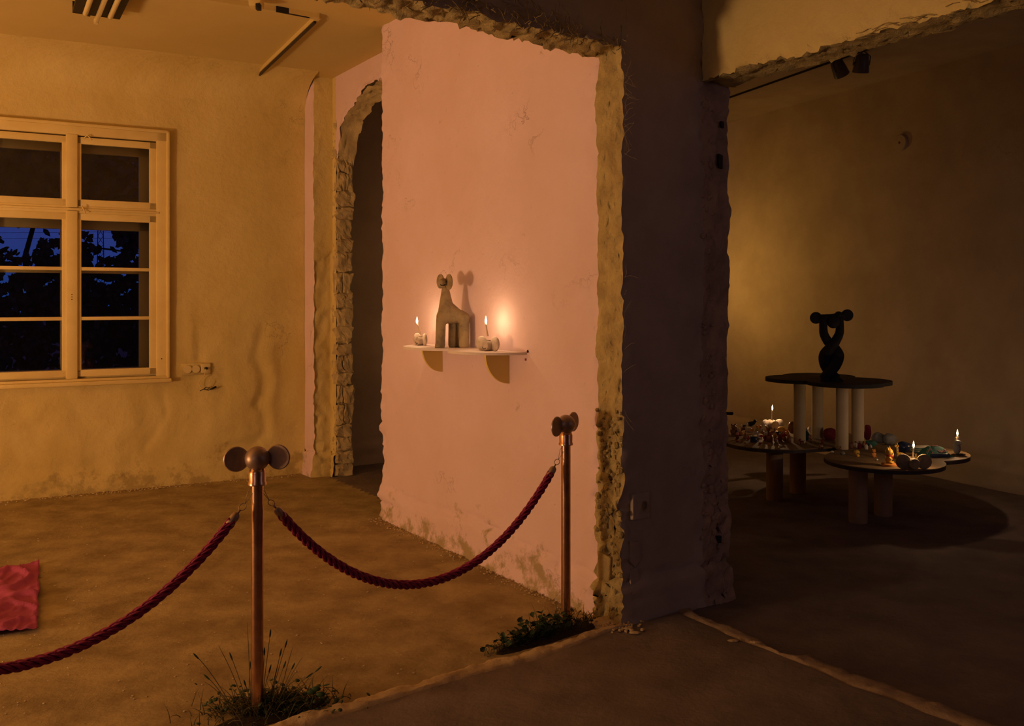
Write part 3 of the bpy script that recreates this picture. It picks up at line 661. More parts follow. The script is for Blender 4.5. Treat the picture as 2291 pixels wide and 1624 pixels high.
# ------------------------------------------------ ceiling fittings of the bright room
def ceilpt(px, py, z=3.5):
    d = (z-H)*F_/(CY-py); return at(px, py, d)
a1, a2 = ceilpt(162, 27, 3.42), ceilpt(268, 42, 3.42)
ux = (a2-a1).normalized(); ang = math.atan2(ux.y, ux.x); wfx = (a2-a1).length
fx = thing('ceiling_light', (a1.x, a1.y, 3.5), ang, 'dark ceiling light fixture with two slim tubes and a yellowish centre bar', 'ceiling light')
f = MB(); f.prism([(0, 0), (wfx, 0), (wfx, -1.2), (0, -1.2)], -0.085, -0.06); f.prism([(0, 0), (wfx, 0), (wfx, -.01), (0, -.01)], -.085, -.01); f.box((.05, -1.15, -.06), (wfx-.05, -.05, .0)); f.box((wfx*.30, -1.2, -.10), (wfx*.36, -.02, -.08)); f.build('housing', m_fixt, fx, smooth=False)
for k in (.24, .76):
    f = MB(); f.tube([(wfx*k, -1.15, -.105), (wfx*k, -.1, -.105), (wfx*k, -.085, -.102)], .016, 12); f.build('tube', m_sock, fx)
f = MB(); f.box((wfx*.47, -1.2, -.125), (wfx*.55, .035, -.09), bev=.004); f.tube([(wfx*.51, .025, -.12), (wfx*.51, .05, -.115), (wfx*.51, .045, -.09)], .014, 10); f.build('centre_bar', m_sock, fx, auto=40)
tr_ = thing('lighting_track', (0, 0, 0), 0, 'pale L-shaped ceiling track with a thin black slot above the window room', 'lighting track')
c0, c1, c2 = ceilpt(705, 43, 3.48), ceilpt(560, 182, 3.48), ceilpt(470, 2, 3.48)
cJ = ceilpt(712, 38, 3.48)
def rail(a, b, w_, z0, z1, mt, nm, par):
    d = (b-a); d.z = 0; L = d.length; f = MB(); f.box((0, -w_/2, z0), (L, w_/2, z1), mx=T(a.x, a.y, 0) @ RZ(math.atan2(d.y, d.x))); return f.build(nm, mt, par, smooth=False)
rail(c0, c1, .016, 3.452, 3.5, m_black, 'slot', tr_); rail(cJ, c1, .034, 3.468, 3.5, m_ceil, 'rail', tr_)
rail(ceilpt(618, 20, 3.48), ceilpt(692, 34, 3.48), .010, 3.460, 3.5, m_black, 'slot', tr_); rail(ceilpt(400, -12, 3.48), cJ, .05, 3.466, 3.5, m_ceil, 'rail', tr_)
f = MB(); q = ceilpt(578, 4, 3.47); f.box((q.x-.05, q.y-.05, 3.43), (q.x+.03, q.y+.03, 3.5), bev=.006); f.build('junction_box', m_ceil, tr_)
f = MB(); f.box((q.x+.0, q.y-.07, 3.40), (q.x+.03, q.y-.03, 3.44), bev=.004); f.build('connector', m_black, tr_)

# ------------------------------------------------ sockets on the window wall
pS = onw(440, 825, W0, (W0[0]+WU[0], W0[1]+WU[1])); sS = inv_s(440)
wa = math.atan2(WU[1], WU[0])
soc = thing('wall_socket', (pS.x+.482*.006, pS.y-.876*.006, pS.z), wa, 'panel of three wall sockets low beside the window, a plug in the right one', 'socket')
s0, s1 = inv_s(405)-sS, inv_s(471)-sS
f = MB(); f.box((s0, -.012, -.05), (s1, .03, .05), bev=.003); f.build('panel', m_back, soc)
for px in (419, 437):
    s = inv_s(px)-sS; f = MB(); f.lathe([(.032, -.018), (.033, -.012), (.026, -.012), (.024, 0.0), (.0, 0.0)], 24, mx=T(s, -.008, 0) @ RX(-PI/2) @ RY(0)); o = f.build('socket', m_sock, soc, auto=35)
    f = MB(); f.ell((s-.009, -.012, .0), (.0035, .004, .0035), 8, 5); f.ell((s+.009, -.012, .0), (.0035, .004, .0035), 8, 5); f.build('pin_hole', m_black, o)
s = inv_s(459)-sS
f = MB(); f.box((s-.038, -.024, -.035), (s+.038, -.004, .042), bev=.004); o = f.build('socket', m_sock, soc, auto=40)
f = MB(); f.box((s-.012, -.05, -.006), (s+.012, -.02, .014), bev=.004); f.build('plug', m_black, o)
cab = MB(); cp = []
base = Vector((s, -.05, 0))
for k in range(10): cp.append((s-.004-.012*k/9, -.05, .0-.06*k/9))
cab.tube(cp, .0032, 6)
cab.tube([(s-.01+.045*math.cos(a), -.03-.01*math.sin(a), -.115+.052*math.sin(a)) for a in [PI/2+2*PI*i/24 for i in range(21)]], .0028, 6)
cord = thing('power_cord', (pS.x+.482*.006, pS.y-.876*.006, pS.z), wa, 'thin looped cord with a black plug end hanging below the sockets', 'cord')
cab.build('cord', m_sock, cord)
f = MB(); f.tube([(s-.05, -.03, -.185), (s-.02, -.035, -.17), (s+.02, -.03, -.182), (s+.045, -.03, -.172)], .0035, 6); f.tube([(s-.03, -.03, -.178), (s+.0, -.03, -.155), (s+.03, -.03, -.158), (s+.01, -.03, -.18), (s-.02, -.03, -.172)], .003, 6); f.tube([(s+.035, -.03, -.176), (s+.055, -.03, -.168), (s+.085, -.03, -.155)], [.006, .009, .008], 8); f.build('plug', m_black, cord)

# socket on the hall side of the pier
q = onw(1432, 1130, A0, B0); sa = math.atan2(AU[1], AU[0])
so = thing('wall_socket', (q.x+.6*.008, q.y-.8*.008, q.z), sa, 'single recessed wall socket on the dark face of the pier', 'socket')
f = MB(); f.box((-.062, -.008, -.062), (.05, .012, .062), bev=.004); f.box((-.034, -.014, -.034), (.040, .004, .036), bev=.006); f.build('plate', m_dark, so, auto=40)
f = MB(); f.lathe([(.025, -.004), (.026, 0), (.020, 0), (.018, -.014), (.0, -.014)], 24, mx=T(.006, -.018, 0) @ RX(PI/2)); f.build('socket_ring', m_mortard, so, auto=40)
f = MB(); [f.ell((.006+k_*.008, -.008, 0), (.003, .004, .003), 8, 5) for k_ in (-1, 1)]; f.build('pin_hole', m_black, so)
# flaked plaster patches on the pier (lower left)
f = MB(); q = onw(1418, 1235, A0, B0); f.prism([(-.03+.0, .06), (.03, .045), (.035, -.03), (.0, -.07), (-.03, -.04)], 0, .012, mx=T(q.x, q.y, q.z) @ RZ(sa) @ RX(PI/2)); q = onw(1416, 1290, A0, B0); f.prism([(-.03, .04), (.025, .045), (.03, -.06), (-.02, -.05)], 0, .01, mx=T(q.x, q.y, q.z) @ RZ(sa) @ RX(PI/2)); o = f.build('plaster_flake', m_dark, wc, smooth=False)
# black plates for the shade in putlog holes, far jamb of right opening
JB = ((1.124-B0[0]), (4.762-B0[1])); jl = math.hypot(*JB)
for px, py, w_, h_ in ((1612, 280, .018, .035), (1608, 362, .028, .075), (1605, 1205, .028, .04)):
    q = onw(px, py, B0, (B0[0]+JB[0], B0[1]+JB[1])); f = MB(); f.prism([(-w_*.5, h_*.5), (w_*.5, h_*.42), (w_*.45, -h_*.5), (-w_*.35, -h_*.42), (-w_*.55, -.1*h_)], 0, .014, mx=T(q.x, q.y-.006, q.z) @ RZ(math.atan2(JB[1], JB[0])) @ RX(PI/2)); f.build('hole_shade', m_black, wc, smooth=False)
q = at(1637, 925, 4.77)
f = MB(); f.tube([(q.x-.06, q.y+.02, q.z), (q.x-.01, q.y, q.z), (q.x+.004, q.y, q.z), (q.x+.009, q.y, q.z-.001)], [.008, .008, .009, .004], 10)
tag(f.build('wall_peg', m_black), 'small dark peg sticking out of the right opening\'s jamb', 'peg')

# ------------------------------------------------ shelf and its things
pk = (PN, PF); pw = Vector((PF[0]-PN[0], PF[1]-PN[1], 0)).normalized(); pn = Vector((-.837, -.547, 0)); pang = math.atan2(pw.y, pw.x)
def pxw(px, py): return onw(px, py, PN, PF)
ZSH = 1.262
cR, cL = Vector((-.078, 5.245)), Vector((-.363, 5.683)); rR, rL = .29, .31
R0w = Vector((PN[0], PN[1]))
def halfcirc(c, r, a0, a1, n):      # angles measured from the wall direction towards the room
    u = Vector((pw.x, pw.y)); v = Vector((pn.x, pn.y)); return [c+(u*math.cos(a)+v*math.sin(a))*r for a in [a0+(a1-a0)*i/n for i in range(n+1)]]
dd = (cL-cR).length; aR = math.acos((dd*dd+rR*rR-rL*rL)/(2*dd*rR)); aL_ = PI-math.acos((dd*dd+rL*rL-rR*rR)/(2*dd*rL))
out = halfcirc(cR, rR, PI, aR, 26)+halfcirc(cL, rL, aL_, 0, 26)[1:]
sh = thing('wall_shelf', (0, 0, 0), 0, 'white wall shelf with a two-lobed cloud-shaped edge on the pink wall', 'shelf')
f = MB(); f.prism([(p.x, p.y) for p in out], ZSH-.014, ZSH); f.build('shelf_board', m_shelf, sh, smooth=False)
for px, top_r in ((989, .155), (1138, .17)):
    b = pxw(px, 800); pts = [(0, 0)]+[(top_r*.92*math.cos(a), -top_r*math.sin(a)) for a in [PI/2*i/16 for i in range(17)]]
    mxx = Matrix(((pn.x, 0, pw.x, b.x), (pn.y, 0, pw.y, b.y), (0, 1, 0, ZSH-.014), (0, 0, 0, 1)))
    f = MB(); f.prism(pts, -.009, .009, mx=mxx); f.build('bracket', m_brack, sh, smooth=False)
f = MB(); q = pxw(1177, 804); f.box((-.004, -.004, -.006), (.004, .004, .006), mx=T(q.x+pn.x*.004, q.y+pn.y*.004, q.z)); tag(f.build('red_plug', m_cloth, wc, smooth=False), 'tiny red wall plug')
f = MB(); q = pxw(1182, 786); f.ell((q.x+pn.x*.004, q.y+pn.y*.004, q.z), (.006, .006, .008), 8, 6); f.build('screw_hole', m_black, wc)

def remesh(o, vox):
    m = o.modifiers.new('remesh', 'REMESH'); m.mode = 'VOXEL'; m.voxel_size = vox; m.use_smooth_shade = True
    s = o.modifiers.new('smooth', 'SMOOTH'); s.factor = .6; s.iterations = 3
def cone(f, a, b, ra, rb, n=16):
    a, b = Vector(a), Vector(b); pts = [a.lerp(b, t) for t in (0, .25, .5, .75, 1)]; f.tube(pts, [ra+(rb-ra)*t for t in (0, .25, .5, .75, 1)], n); f.ell(a, ra, n, 9); f.ell(b, rb, n, 9)
G = .000519
def gp(X, Y, y=0): return ((X-770)*G, y, (1125-Y)*G)
gl = at(1012, 780, 5.47)
gir = thing('animal_sculpture', (gl.x, gl.y, ZSH), 0, 'tall mottled clay animal sculpture with long neck and round ears on the wall shelf', 'sculpture')
f = MB()
cone(f, gp(632, 1098, -.01), gp(640, 800, -.005), .030, .030); cone(f, gp(610, 1105, -.018), gp(640, 1100, -.01), .022, .026)
cone(f, gp(770, 1090, .045), gp(775, 800, .04), .029, .029); cone(f, gp(905, 1098, -.02), gp(912, 790, -.015), .030, .031); cone(f, gp(860, 1090, .06), gp(870, 800, .05), .027, .029)
cone(f, gp(668, 765, .005), gp(900, 775, .012), .044, .034); cone(f, gp(700, 700, .005), gp(690, 440, 0), .050, .022); cone(f, gp(740, 735, .005), gp(870, 762, .01), .048, .036); cone(f, gp(720, 640, 0), gp(800, 735, .005), .032, .04)
o = f.build('body', m_cer, gir); remesh(o, .006)
f = MB(); f.ell(gp(668, 378, -.012), (.027, .03, .028), 20, 14); cone(f, gp(665, 372, -.02), gp(655, 368, -.045), .022, .018); f.build('head', m_cer, gir)
f = MB(); f.tube([gp(640, 402, -.052), gp(655, 414, -.058), gp(680, 412, -.05), gp(692, 400, -.038)], .0028, 6); f.build('mouth', m_black, gir)
for X, Y, w_, h_, ry, yy in ((627, 360, .043, .043, -1.0, .042), (738, 370, .044, .046, -1.05, -.045)):
    f = MB(); f.lathe([(.0, -.006), (.9, -.006), (1.0, -.003), (1.0, .003), (.9, .006), (0, .006)], 28, mx=T(*gp(X, Y, yy)) @ RZ(ry) @ Matrix.Diagonal((w_, 1, h_, 1)) @ RX(PI/2)); f.build('ear', m_cer, gir, auto=50)

def candle(base, tip, r, label, power=.55, group=None):
    base, tip = Vector(base), Vector(tip)
    c = thing('candle', base, 0, label, 'candle', group)
    d = tip-base; f = MB(); f.tube([(0, 0, 0), d*.5, d*.9, d], [r*1.1, r, r, r*1.05], 12); f.build('wax', m_wax, c)
    dn = d.normalized(); f = MB(); f.tube([d, d+Vector((0, 0, .006))], .0007, 5); f.build('wick', m_wick, c)
    f = MB(); f.lathe([(.0008, 0), (.0045, .005), (.0062, .012), (.0052, .021), (.0028, .031), (.0006, .042)], 14, mx=T(*(d+Vector((0, 0, .001))))); f.build('flame', m_flame, c)
    point('candle_light', tip+Vector((0, 0, .017)), power, (1.0, .60, .30), .006)
    return c
def holder(name, loc, rotz, label, r=.026, L=.07, de=.036, yaw=.25, mt=None, smile=True, sep=None, dy=0.0):
    """a short stone cylinder lying face-on, round disc ears left and right, a cup for the candle on top"""
    mt = mt or m_cerp; sep = sep or r+de*.62
    h = thing(name, loc, rotz, label, 'candle holder')
    f = MB(); f.lathe([(r*.55, -L/2-.003), (r*.92, -L/2), (r, -L/2+.006), (r, L/2-.006), (r*.92, L/2), (r*.5, L/2+.002)], 26, mx=T(0, 0, r) @ RX(PI/2)); f.build('body', mt, h, auto=50)
    for s_ in (-1, 1):
        f = MB(); f.lathe([(0, -.006), (de-.004, -.007), (de, -.003), (de, .003), (de-.004, .007), (0, .006)], 30, mx=T(s_*sep, dy, de*.99) @ RZ(-s_*yaw) @ RX(PI/2)); f.build('disc_ear', mt, h, auto=50)
    f = MB(); f.lathe([(.012, 0), (.013, .006), (.008, .006), (.007, .001), (0, .001)], 16, mx=T(0, 0, 2*r-.002)); f.build('candle_cup', mt, h, auto=50)
    if smile:
        f = MB(); f.tube([(-r*.6, -L/2-.002, r*.85), (-r*.35, -L/2-.004, r*.5), (r*.1, -L/2-.004, r*.42), (r*.5, -L/2-.003, r*.6)], .0015, 5); f.build('smile_groove', m_black, h)
    return h
hR = at(1093, 785, 5.14); holder('candle_holder', (hR.x, hR.y, ZSH), -.80, 'stone candle holder with two disc ears on the right of the wall shelf', .029, .062, .041, .2)
hL = at(942, 775, 5.76); holder('candle_holder', (hL.x, hL.y, ZSH), -1.0, 'stone candle holder with disc ears on the left tip of the wall shelf', .027, .055, .038, .2)
candle(at(1091, 752, 5.14), at(1087, 724, 5.14), .0055, 'lit candle burning in the right holder on the wall shelf', .9)
candle(at(941, 748, 5.76), at(933, 724, 5.76), .0055, 'lit candle leaning in the left holder on the wall shelf', 1.1)

# ------------------------------------------------ stanchions and ropes
def stanchion(x, y, hrot, label, z0=0.0, yaw=.3):
    s_ = thing('stanchion', (x, y, z0), 0, label, 'stanchion', 'rope barrier posts')
    f = MB(); f.lathe([(.0225, 0), (.0225, .02), (.0222, .4), (.0225, .86), (.0225, .88)], 28); f.build('post', m_brass, s_, auto=40)
    f = MB(); f.lathe([(.028, .858), (.034, .860), (.034, .868), (.031, .873), (.032, .905), (.026, .922), (.02, .926)], 28); f.build('collar', m_brass, s_, auto=40)
    f = MB(); f.ell((0, 0, .957), .0455, 30, 20); f.build('ball', m_brassd, s_)
    for k in (-1, 1):
        f = MB(); f.lathe([(0, -.005), (.044, -.005), (.047, -.002), (.047, .002), (.044, .005), (0, .005)], 32, mx=RZ(hrot) @ T(k*.077, .004, .958+.003*k) @ RZ(-k*yaw) @ RX(PI/2)); f.build('disc_ear', m_brassd, s_, auto=40)
    return s_
SP = [Vector((-.950, 3.417)), Vector((.256, 4.353))]; SP0 = Vector((-2.20, 2.45))
stanchion(SP[0].x, SP[0].y, .10, 'brass rope stanchion with two disc ears standing in the grass tuft')
stanchion(SP[1].x, SP[1].y, .98, 'brass rope stanchion with ball and disc ears standing in weeds before the pink wall', yaw=.0)
stanchion(SP0.x, SP0.y, .1, 'brass rope stanchion at the far left, holding the end of the left rope')
def rope(a, b, lowz, label, za=.80, zb=.80, off=.045):
    a3, b3 = Vector((a.x, a.y, za)), Vector((b.x, b.y, zb)); dirr = (b3-a3).normalized()
    r = thing('barrier_rope', ((a.x+b.x)/2, (a.y+b.y)/2, lowz), 0, label, 'rope', 'crimson barrier ropes'); org = r.location.copy()
    p0, p1 = a3+dirr*off, b3-dirr*off; p0.z = za; p1.z = zb
    L = (p1-p0).length
    # catenary z = lowz + c(cosh(u/c)-1)
    sag = ((za+zb)/2)-lowz; c = L*L/(8*sag)
    for _ in range(40):
        g = c*(math.cosh(L/2/c)-1)-sag; g2 = (c*1.001)*(math.cosh(L/2/(c*1.001))-1)-sag; c -= g/((g2-g)/(c*.001))
    N = 520; P = []
    for i in range(N+1):
        u = (i/N-.5)*L; p = p0.lerp(p1, i/N); p.z = lowz+c*(math.cosh(u/c)-1); P.append(p-org)
    # resample by arc length
    P = resample(P, N)
    arc = sum((P[i+1]-P[i]).length for i in range(N-1)); e0, e1 = .075/arc, 1-.075/arc
    i0, i1 = int(e0*N), int(e1*N)
    side = dirr.cross(Vector((0, 0, 1))).normalized(); mb = MB(); pitch = .118; R_, q_, rs_ = .0124, .0034, .0043
    for k in range(4):
        for ply in (0, 1, 2):
            pts = []
            for i in range(i0, i1, 2):
                s_ = i/N*arc; t = (P[min(i+1, N-1)]-P[i-1]).normalized(); up = side.cross(t).normalized()
                th = -(2*PI*s_/pitch)+k*PI/2; c_ = side*math.cos(th)+up*math.sin(th); tg = up*math.cos(th)-side*math.sin(th)
                ph = 2*PI*s_/.060+ply*2*PI/3; pts.append(P[i]+c_*(R_+q_*math.cos(ph))+(tg*.85+t*.5)*(q_*math.sin(ph)))
            mb.tube(pts, rs_, 6)
    mb.tube(P[i0:i1:6], .009, 8); mb.build('braid', m_rope, r)
    for end in (0, 1):
        pp = P if end == 0 else P[::-1]
        q0 = pp[i0+6]; d = (pp[i0-6]-pp[i0+6]).normalized(); q1 = pp[i0]
        rot = d.to_track_quat('Z', 'Y').to_matrix().to_4x4()
        f = MB(); f.lathe([(.0155, -.022), (.0165, -.020), (.0165, .012), (.0145, .022), (.010, .028), (.004, .029)], 20, mx=Matrix.Translation(q1) @ rot); cap = f.build('end_cap', m_brassd, r, auto=40)
        f = MB(); f.tube([(0, 0, .026), (0, 0, .042)], .004, 8, mx=Matrix.Translation(q1) @ rot); f.tube([(.0115*math.sin(a), 0, .056-.014*math.cos(a)) for a in [2*PI*i/18 for i in range(18)]], .0018, 6, closed=True, mx=Matrix.Translation(q1) @ rot @ RZ(.9)); f.build('snap_hook', m_brassd, r)
        tip = q1+rot.to_3x3() @ Vector((0, 0, .068)); post = ((a3 if end == 0 else b3)-org); post.z = (.872)-org.z
        f = MB(); mid = (tip+post)/2; rr_ = (tip-post); f.tube([tip, tip.lerp(mid, .6)+Vector((.004, 0, -.003)), mid+Vector((.006, -.003, .0)), post+Vector((.0, -.012, -.01)), post], .0012, 6); f.tube([tip, mid+Vector((-.010, -.004, .006)), post+Vector((-.004, -.012, .0))], .0012, 6); f.build('wire_loop', m_brassd, r)
    return r
rope(SP[0], SP[1], .352, 'braided crimson rope hanging between the two visible stanchions')
rope(SP0, SP[0], .378, 'braided crimson rope sagging from the near stanchion out of frame to the left')

# ------------------------------------------------ red cloth
mb = MB(); nx, ny = 70, 60; vs = []
c00, c10, c11, c01 = fl(88, 1265), fl(85, 1414), fl(-330, 1462), fl(-300, 1310)
for i in range(nx+1):
    for j in range(ny+1):
        u, v = i/nx, j/ny; p = c00.lerp(c01, u).lerp(c10.lerp(c11, u), v)
        ed = 1.0 if 0 < i < nx and 0 < j < ny else 0.6
        p += Vector((noise.noise(Vector((u*5, v*6, 1)))*.012, noise.noise(Vector((v*9, u*5, 5)))*.012, 0))
        wv = abs(noise.noise(Vector((u*4+v*2, v*3.5-u, 2)))); wv2 = abs(noise.noise(Vector((u*9, v*8, 6))))
        p.z = .012+.022*math.exp(-(wv/.10)**2)*ed+.010*math.exp(-(wv2/.10)**2)+.010*noise.noise(Vector((u*3, v*3, 9)))
        vs.append(p)
mb.add(vs, [(i*(ny+1)+j, i*(ny+1)+j+1, (i+1)*(ny+1)+j+1, (i+1)*(ny+1)+j) for i in range(nx) for j in range(ny)])
cl = mb.build('floor_cloth', m_cloth); tag(cl, 'flat creased red cloth lying on the concrete floor at the left', 'cloth')
s_ = cl.modifiers.new('solid', 'SOLIDIFY'); s_.thickness = .004

# ------------------------------------------------ weeds
def stemcurve(p, d, L, droop, n=6):
    pts = [Vector(p)]; d = Vector(d).normalized()
    for i in range(n): pts.append(pts[-1]+d*L/n); d = (d+Vector((random.uniform(-.1, .1), random.uniform(-.1, .1), -droop/n))).normalized()
    return pts
g = thing('grass_tuft', (SP[0].x, SP[0].y, 0), 0, 'tuft of wild grass with seed heads growing around the foot of the near stanchion', 'grass')
f = MB()
for k in range(800):
    a = random.uniform(0, 2*PI); rr = abs(random.gauss(0, .10)); x, y = (rr*math.cos(a)*1.25+.04), rr*math.sin(a)*.6+.02+x_ if False else (rr*math.sin(a)*.6+.03)
    x = rr*math.cos(a)*1.3+.03; L = random.uniform(.04, .13); p = stemcurve((x, y+.25*x, -.01), (random.uniform(-.7, .7), random.uniform(-.5, .5), 1), L, random.uniform(.4, 2.2), 4); f.tube(p, [.0022, .002, .0016, .001, .0004], 3)
tag(f.build('grass_blades', m_grass, g), kind='stuff')
f = MB()
for k in range(520):
    rr = abs(random.gauss(0, .10)); a = random.uniform(0, 2*PI); p = Vector((rr*math.cos(a)*1.3+.05, rr*math.sin(a)*.6+.04, random.uniform(.003, .06))); f.ell(p, (.011*random.uniform(.5, 1.2), .009, .0015), 6, 3, rot=Matrix.Rotation(random.uniform(-.8, .8), 3, 'X') @ Matrix.Rotation(random.uniform(-.8, .8), 3, 'Y'))
tag(f.build('ground_leaves', m_leaf, g), kind='stuff')
tall = [(432, 1461), (489, 1445), (513, 1459), (455, 1508), (454, 1524), (449, 1580), (545, 1520), (553, 1392), (606, 1407), (643, 1430), (677, 1470), (660, 1482), (607, 1486), (623, 1481), (640, 1478), (592, 1448), (655, 1448), (560, 1478), (700, 1505), (665, 1500), (720, 1490), (738, 1530), (520, 1540), (630, 1450)]
for i, (px, py) in enumerate(tall):
    tip = at(px, py, SP[0].y+random.uniform(-.05, .08))-Vector((SP[0].x, SP[0].y, 0)); b = Vector((max(-.10, min(.17, tip.x*.35+random.uniform(-.02, .02))), random.uniform(-.02, .05), -.01)); mid = b.lerp(tip, .55)+Vector((0, 0, abs(tip.x)*.12+.01))
    pts = [b.lerp(mid, t).lerp(mid.lerp(tip, t), t) for t in [k/8 for k in range(9)]]
    f = MB(); f.tube(pts, [.0013]*7+[.001, .0007], 4); st = f.build('seed_stem', m_grass, g)
    if i % 3 != 1:
        d = (pts[-1]-pts[-3]).normalized(); f = MB(); L = .034; f.tube([tip-d*L, tip-d*L*.8, tip-d*L*.5, tip-d*L*.2, tip], [.0008, .0028, .0036, .0026, .0006], 6); f.build('seed_head', m_leaf, st)
f = MB(); f.tube([(.17+.0, .0, .0), (.20, .0, .04), (.215, .0, .09)], [.003, .0025, .0015], 6)
for dx, dz in ((-.012, .0), (.022, -.008), (.005, .012)): f.ell((.215+dx, -.004, .088+dz), (.018, .006, .010), 10, 5)
f.build('sprig', m_leaf, g)
wd = thing('weed_clump', (SP[1].x, SP[1].y, 0), 0, 'low clump of clover-like weeds around the foot of the stanchion by the pink wall', 'weed')
lf = MB(); lf.add([(0, 0, 0), (.012, .010, .002), (.026, .012, .0), (.034, 0, -.003), (.026, -.012, .0), (.012, -.010, .002), (.018, 0, -.002)], [(0, 1, 6), (1, 2, 6), (2, 3, 6), (3, 4, 6), (4, 5, 6), (5, 0, 6)])
lm = bpy.data.meshes.new('leaf'); lm.from_pydata(lf.v, [], lf.f); lm.materials.append(m_leaf)
f = MB(); leafspots = []
for k in range(120):
    if k < 95: px, py = random.gauss(1205, 46), 1455+random.uniform(-8, 8)-max(0, 1)*0; bx = px; bp = fl(px, min(1470, 1398+(1300-px)*.30+random.uniform(0, 12)), 0)
    else: px = random.uniform(1265, 1330); bp = fl(px, random.uniform(1388, 1402), 0)
    hh = random.uniform(.03, .13)*(1 if abs(px-1215) < 45 else .6)
    p = stemcurve(bp-wd.location, (random.uniform(-.5, .5), random.uniform(-.3, .3), 1), hh, random.uniform(.1, .9), 5); f.tube(p, [.0018]*4+[.0014, .001], 4); leafspots.append(p[-1])
    if random.random() < .6: leafspots.append(p[3])
for px, py in ((1305, 1352), (1240, 1338), (1190, 1352), (1120, 1410), (1225, 1362), (1290, 1380)):
    tp = at(px, py, SP[1].y+random.uniform(-.1, .05))-wd.location; b = Vector((tp.x*.8, tp.y, 0)); f.tube([b, b.lerp(tp, .6)+Vector((.008, 0, 0)), tp], [.0018, .0014, .001], 4); leafspots += [tp, b.lerp(tp, .7)]
tag(f.build('stems', m_leaf, wd), kind='stuff')
for p in leafspots[:110]:
    for k in range(random.choice((2, 3))):
        if random.random() < .15: continue
        o = bpy.data.objects.new('leaf', lm); C.objects.link(o); o.parent = wd; o.location = p; o.rotation_euler = (random.uniform(-.9, .9), random.uniform(-.6, .5), k*2.1+random.random()*2); s_ = random.uniform(.6, 1.15); o.scale = (s_, s_, s_)
f = MB()
for k in range(700):
    px = random.gauss(1215, 55); 
    if not 1085 < px < 1345: continue
    bp = fl(px, 1400+(1300-px)*.30+random.uniform(-12, 8), 0)-wd.location; L = random.uniform(.02, .06); f.tube(stemcurve(bp, (random.uniform(-.9, .9), random.uniform(-.5, .5), .8), L, 1.2, 3), [.002, .0018, .0014, .0006], 3)
tag(f.build('moss_and_stalks', m_grass, wd), kind='stuff')
# dark soil in the gap, loose grit along the pink wall
for (a, b, w_, nm) in ((fl(1110, 1466), fl(1345, 1396), .07, 'soil'), (fl(470, 1640), fl(735, 1572), .08, 'soil')):
    f = MB(); vs = []; n = 40
    for i in range(n+1):
        p = a.lerp(b, i/n); ww = w_*math.sin(PI*i/n)**.5
        for j in range(7): t = j/6-.35; vs.append((p.x-.3*t*ww, p.y+t*ww*2, .004+(.012*math.sin(PI*j/6)+.006*noise.noise(p*20+Vector((j, 0, 0))))*(1 if 0 < i < n else 0)))
    f.add(vs, [(i*7+j, (i+1)*7+j, (i+1)*7+j+1, i*7+j+1) for i in range(n) for j in range(6)]); tag(f.build('soil', m_soil), ['patch of dark soil under the weeds by the right stanchion', 'patch of dark soil under the grass of the near stanchion'][nm == 'x' or px > 1e9 or a.x < -.5], 'soil', kind='stuff')
f = MB()
for k in range(420):
    t = random.random(); p = Vector((PF[0]+(PN[0]-PF[0])*t, PF[1]+(PN[1]-PF[1])*t, 0))+Vector((pn.x, pn.y, 0))*(.03+abs(random.gauss(0, .05))); r = random.uniform(.002, .008)*(1+.4*(random.random() < .1)); f.ell((p.x, p.y, .004), (r, r*.8, r*.6), 5, 3)
for k in range(260):
    t = random.random()*2.3; p = Vector((W0[0]+WU[0]*t, W0[1]+WU[1]*t, 0))+Vector((-WN[0], -WN[1], 0))*(.03+abs(random.gauss(0, .05))); r = random.uniform(.003, .009); f.ell((p.x, p.y, .004), (r, r*.8, r*.6), 5, 3)
for k in range(500):
    px, py = random.uniform(0, 1300), random.uniform(1100, 1600); p = fl(px, py); r = random.uniform(.0015, .005)
    if p.y < 3.0 or p.x > PN[0]-.653*(p.y-4.49)-.05 and p.y > 4.4 or p.y < 4.323+.7536*(p.x-.52)+.15: continue
    f.ell((p.x, p.y, .004), (r*1.5, r, r*.6), 5, 3)
tag(f.build('plaster_grit', m_mortar, smooth=False), 'crumbs of fallen plaster scattered over the concrete floor', 'debris', kind='stuff')
f = MB()
for k in range(120):
    p = fl(random.gauss(1385, 22), random.gauss(1402, 7), ZS); r = random.uniform(.003, .012); f.ell((p.x, p.y, ZS+.004), (r, r, r*.6), 5, 3)
for px, py in ((1420, 1418), (1404, 1409), (1690, 1440), (1640, 1436)): 
    p = fl(px, py, ZS); f.ell((p.x, p.y, ZS+.006), (.028, .014, .006), 7, 4)
tag(f.build('rubble_crumbs', m_mortar, smooth=False), 'heap of mortar crumbs at the foot of the broken jamb', 'debris', kind='stuff')
mb = MB(); mb.ell((0, 0, 0), (.09, .07, .035), 16, 8); q = fl(1362, 1398); o = mb.build('mortar_heap', m_mortar); o.location = (q.x, q.y, 0.0); tag(o, 'low mound of mortar against the foot of the left opening\'s jamb', 'debris')

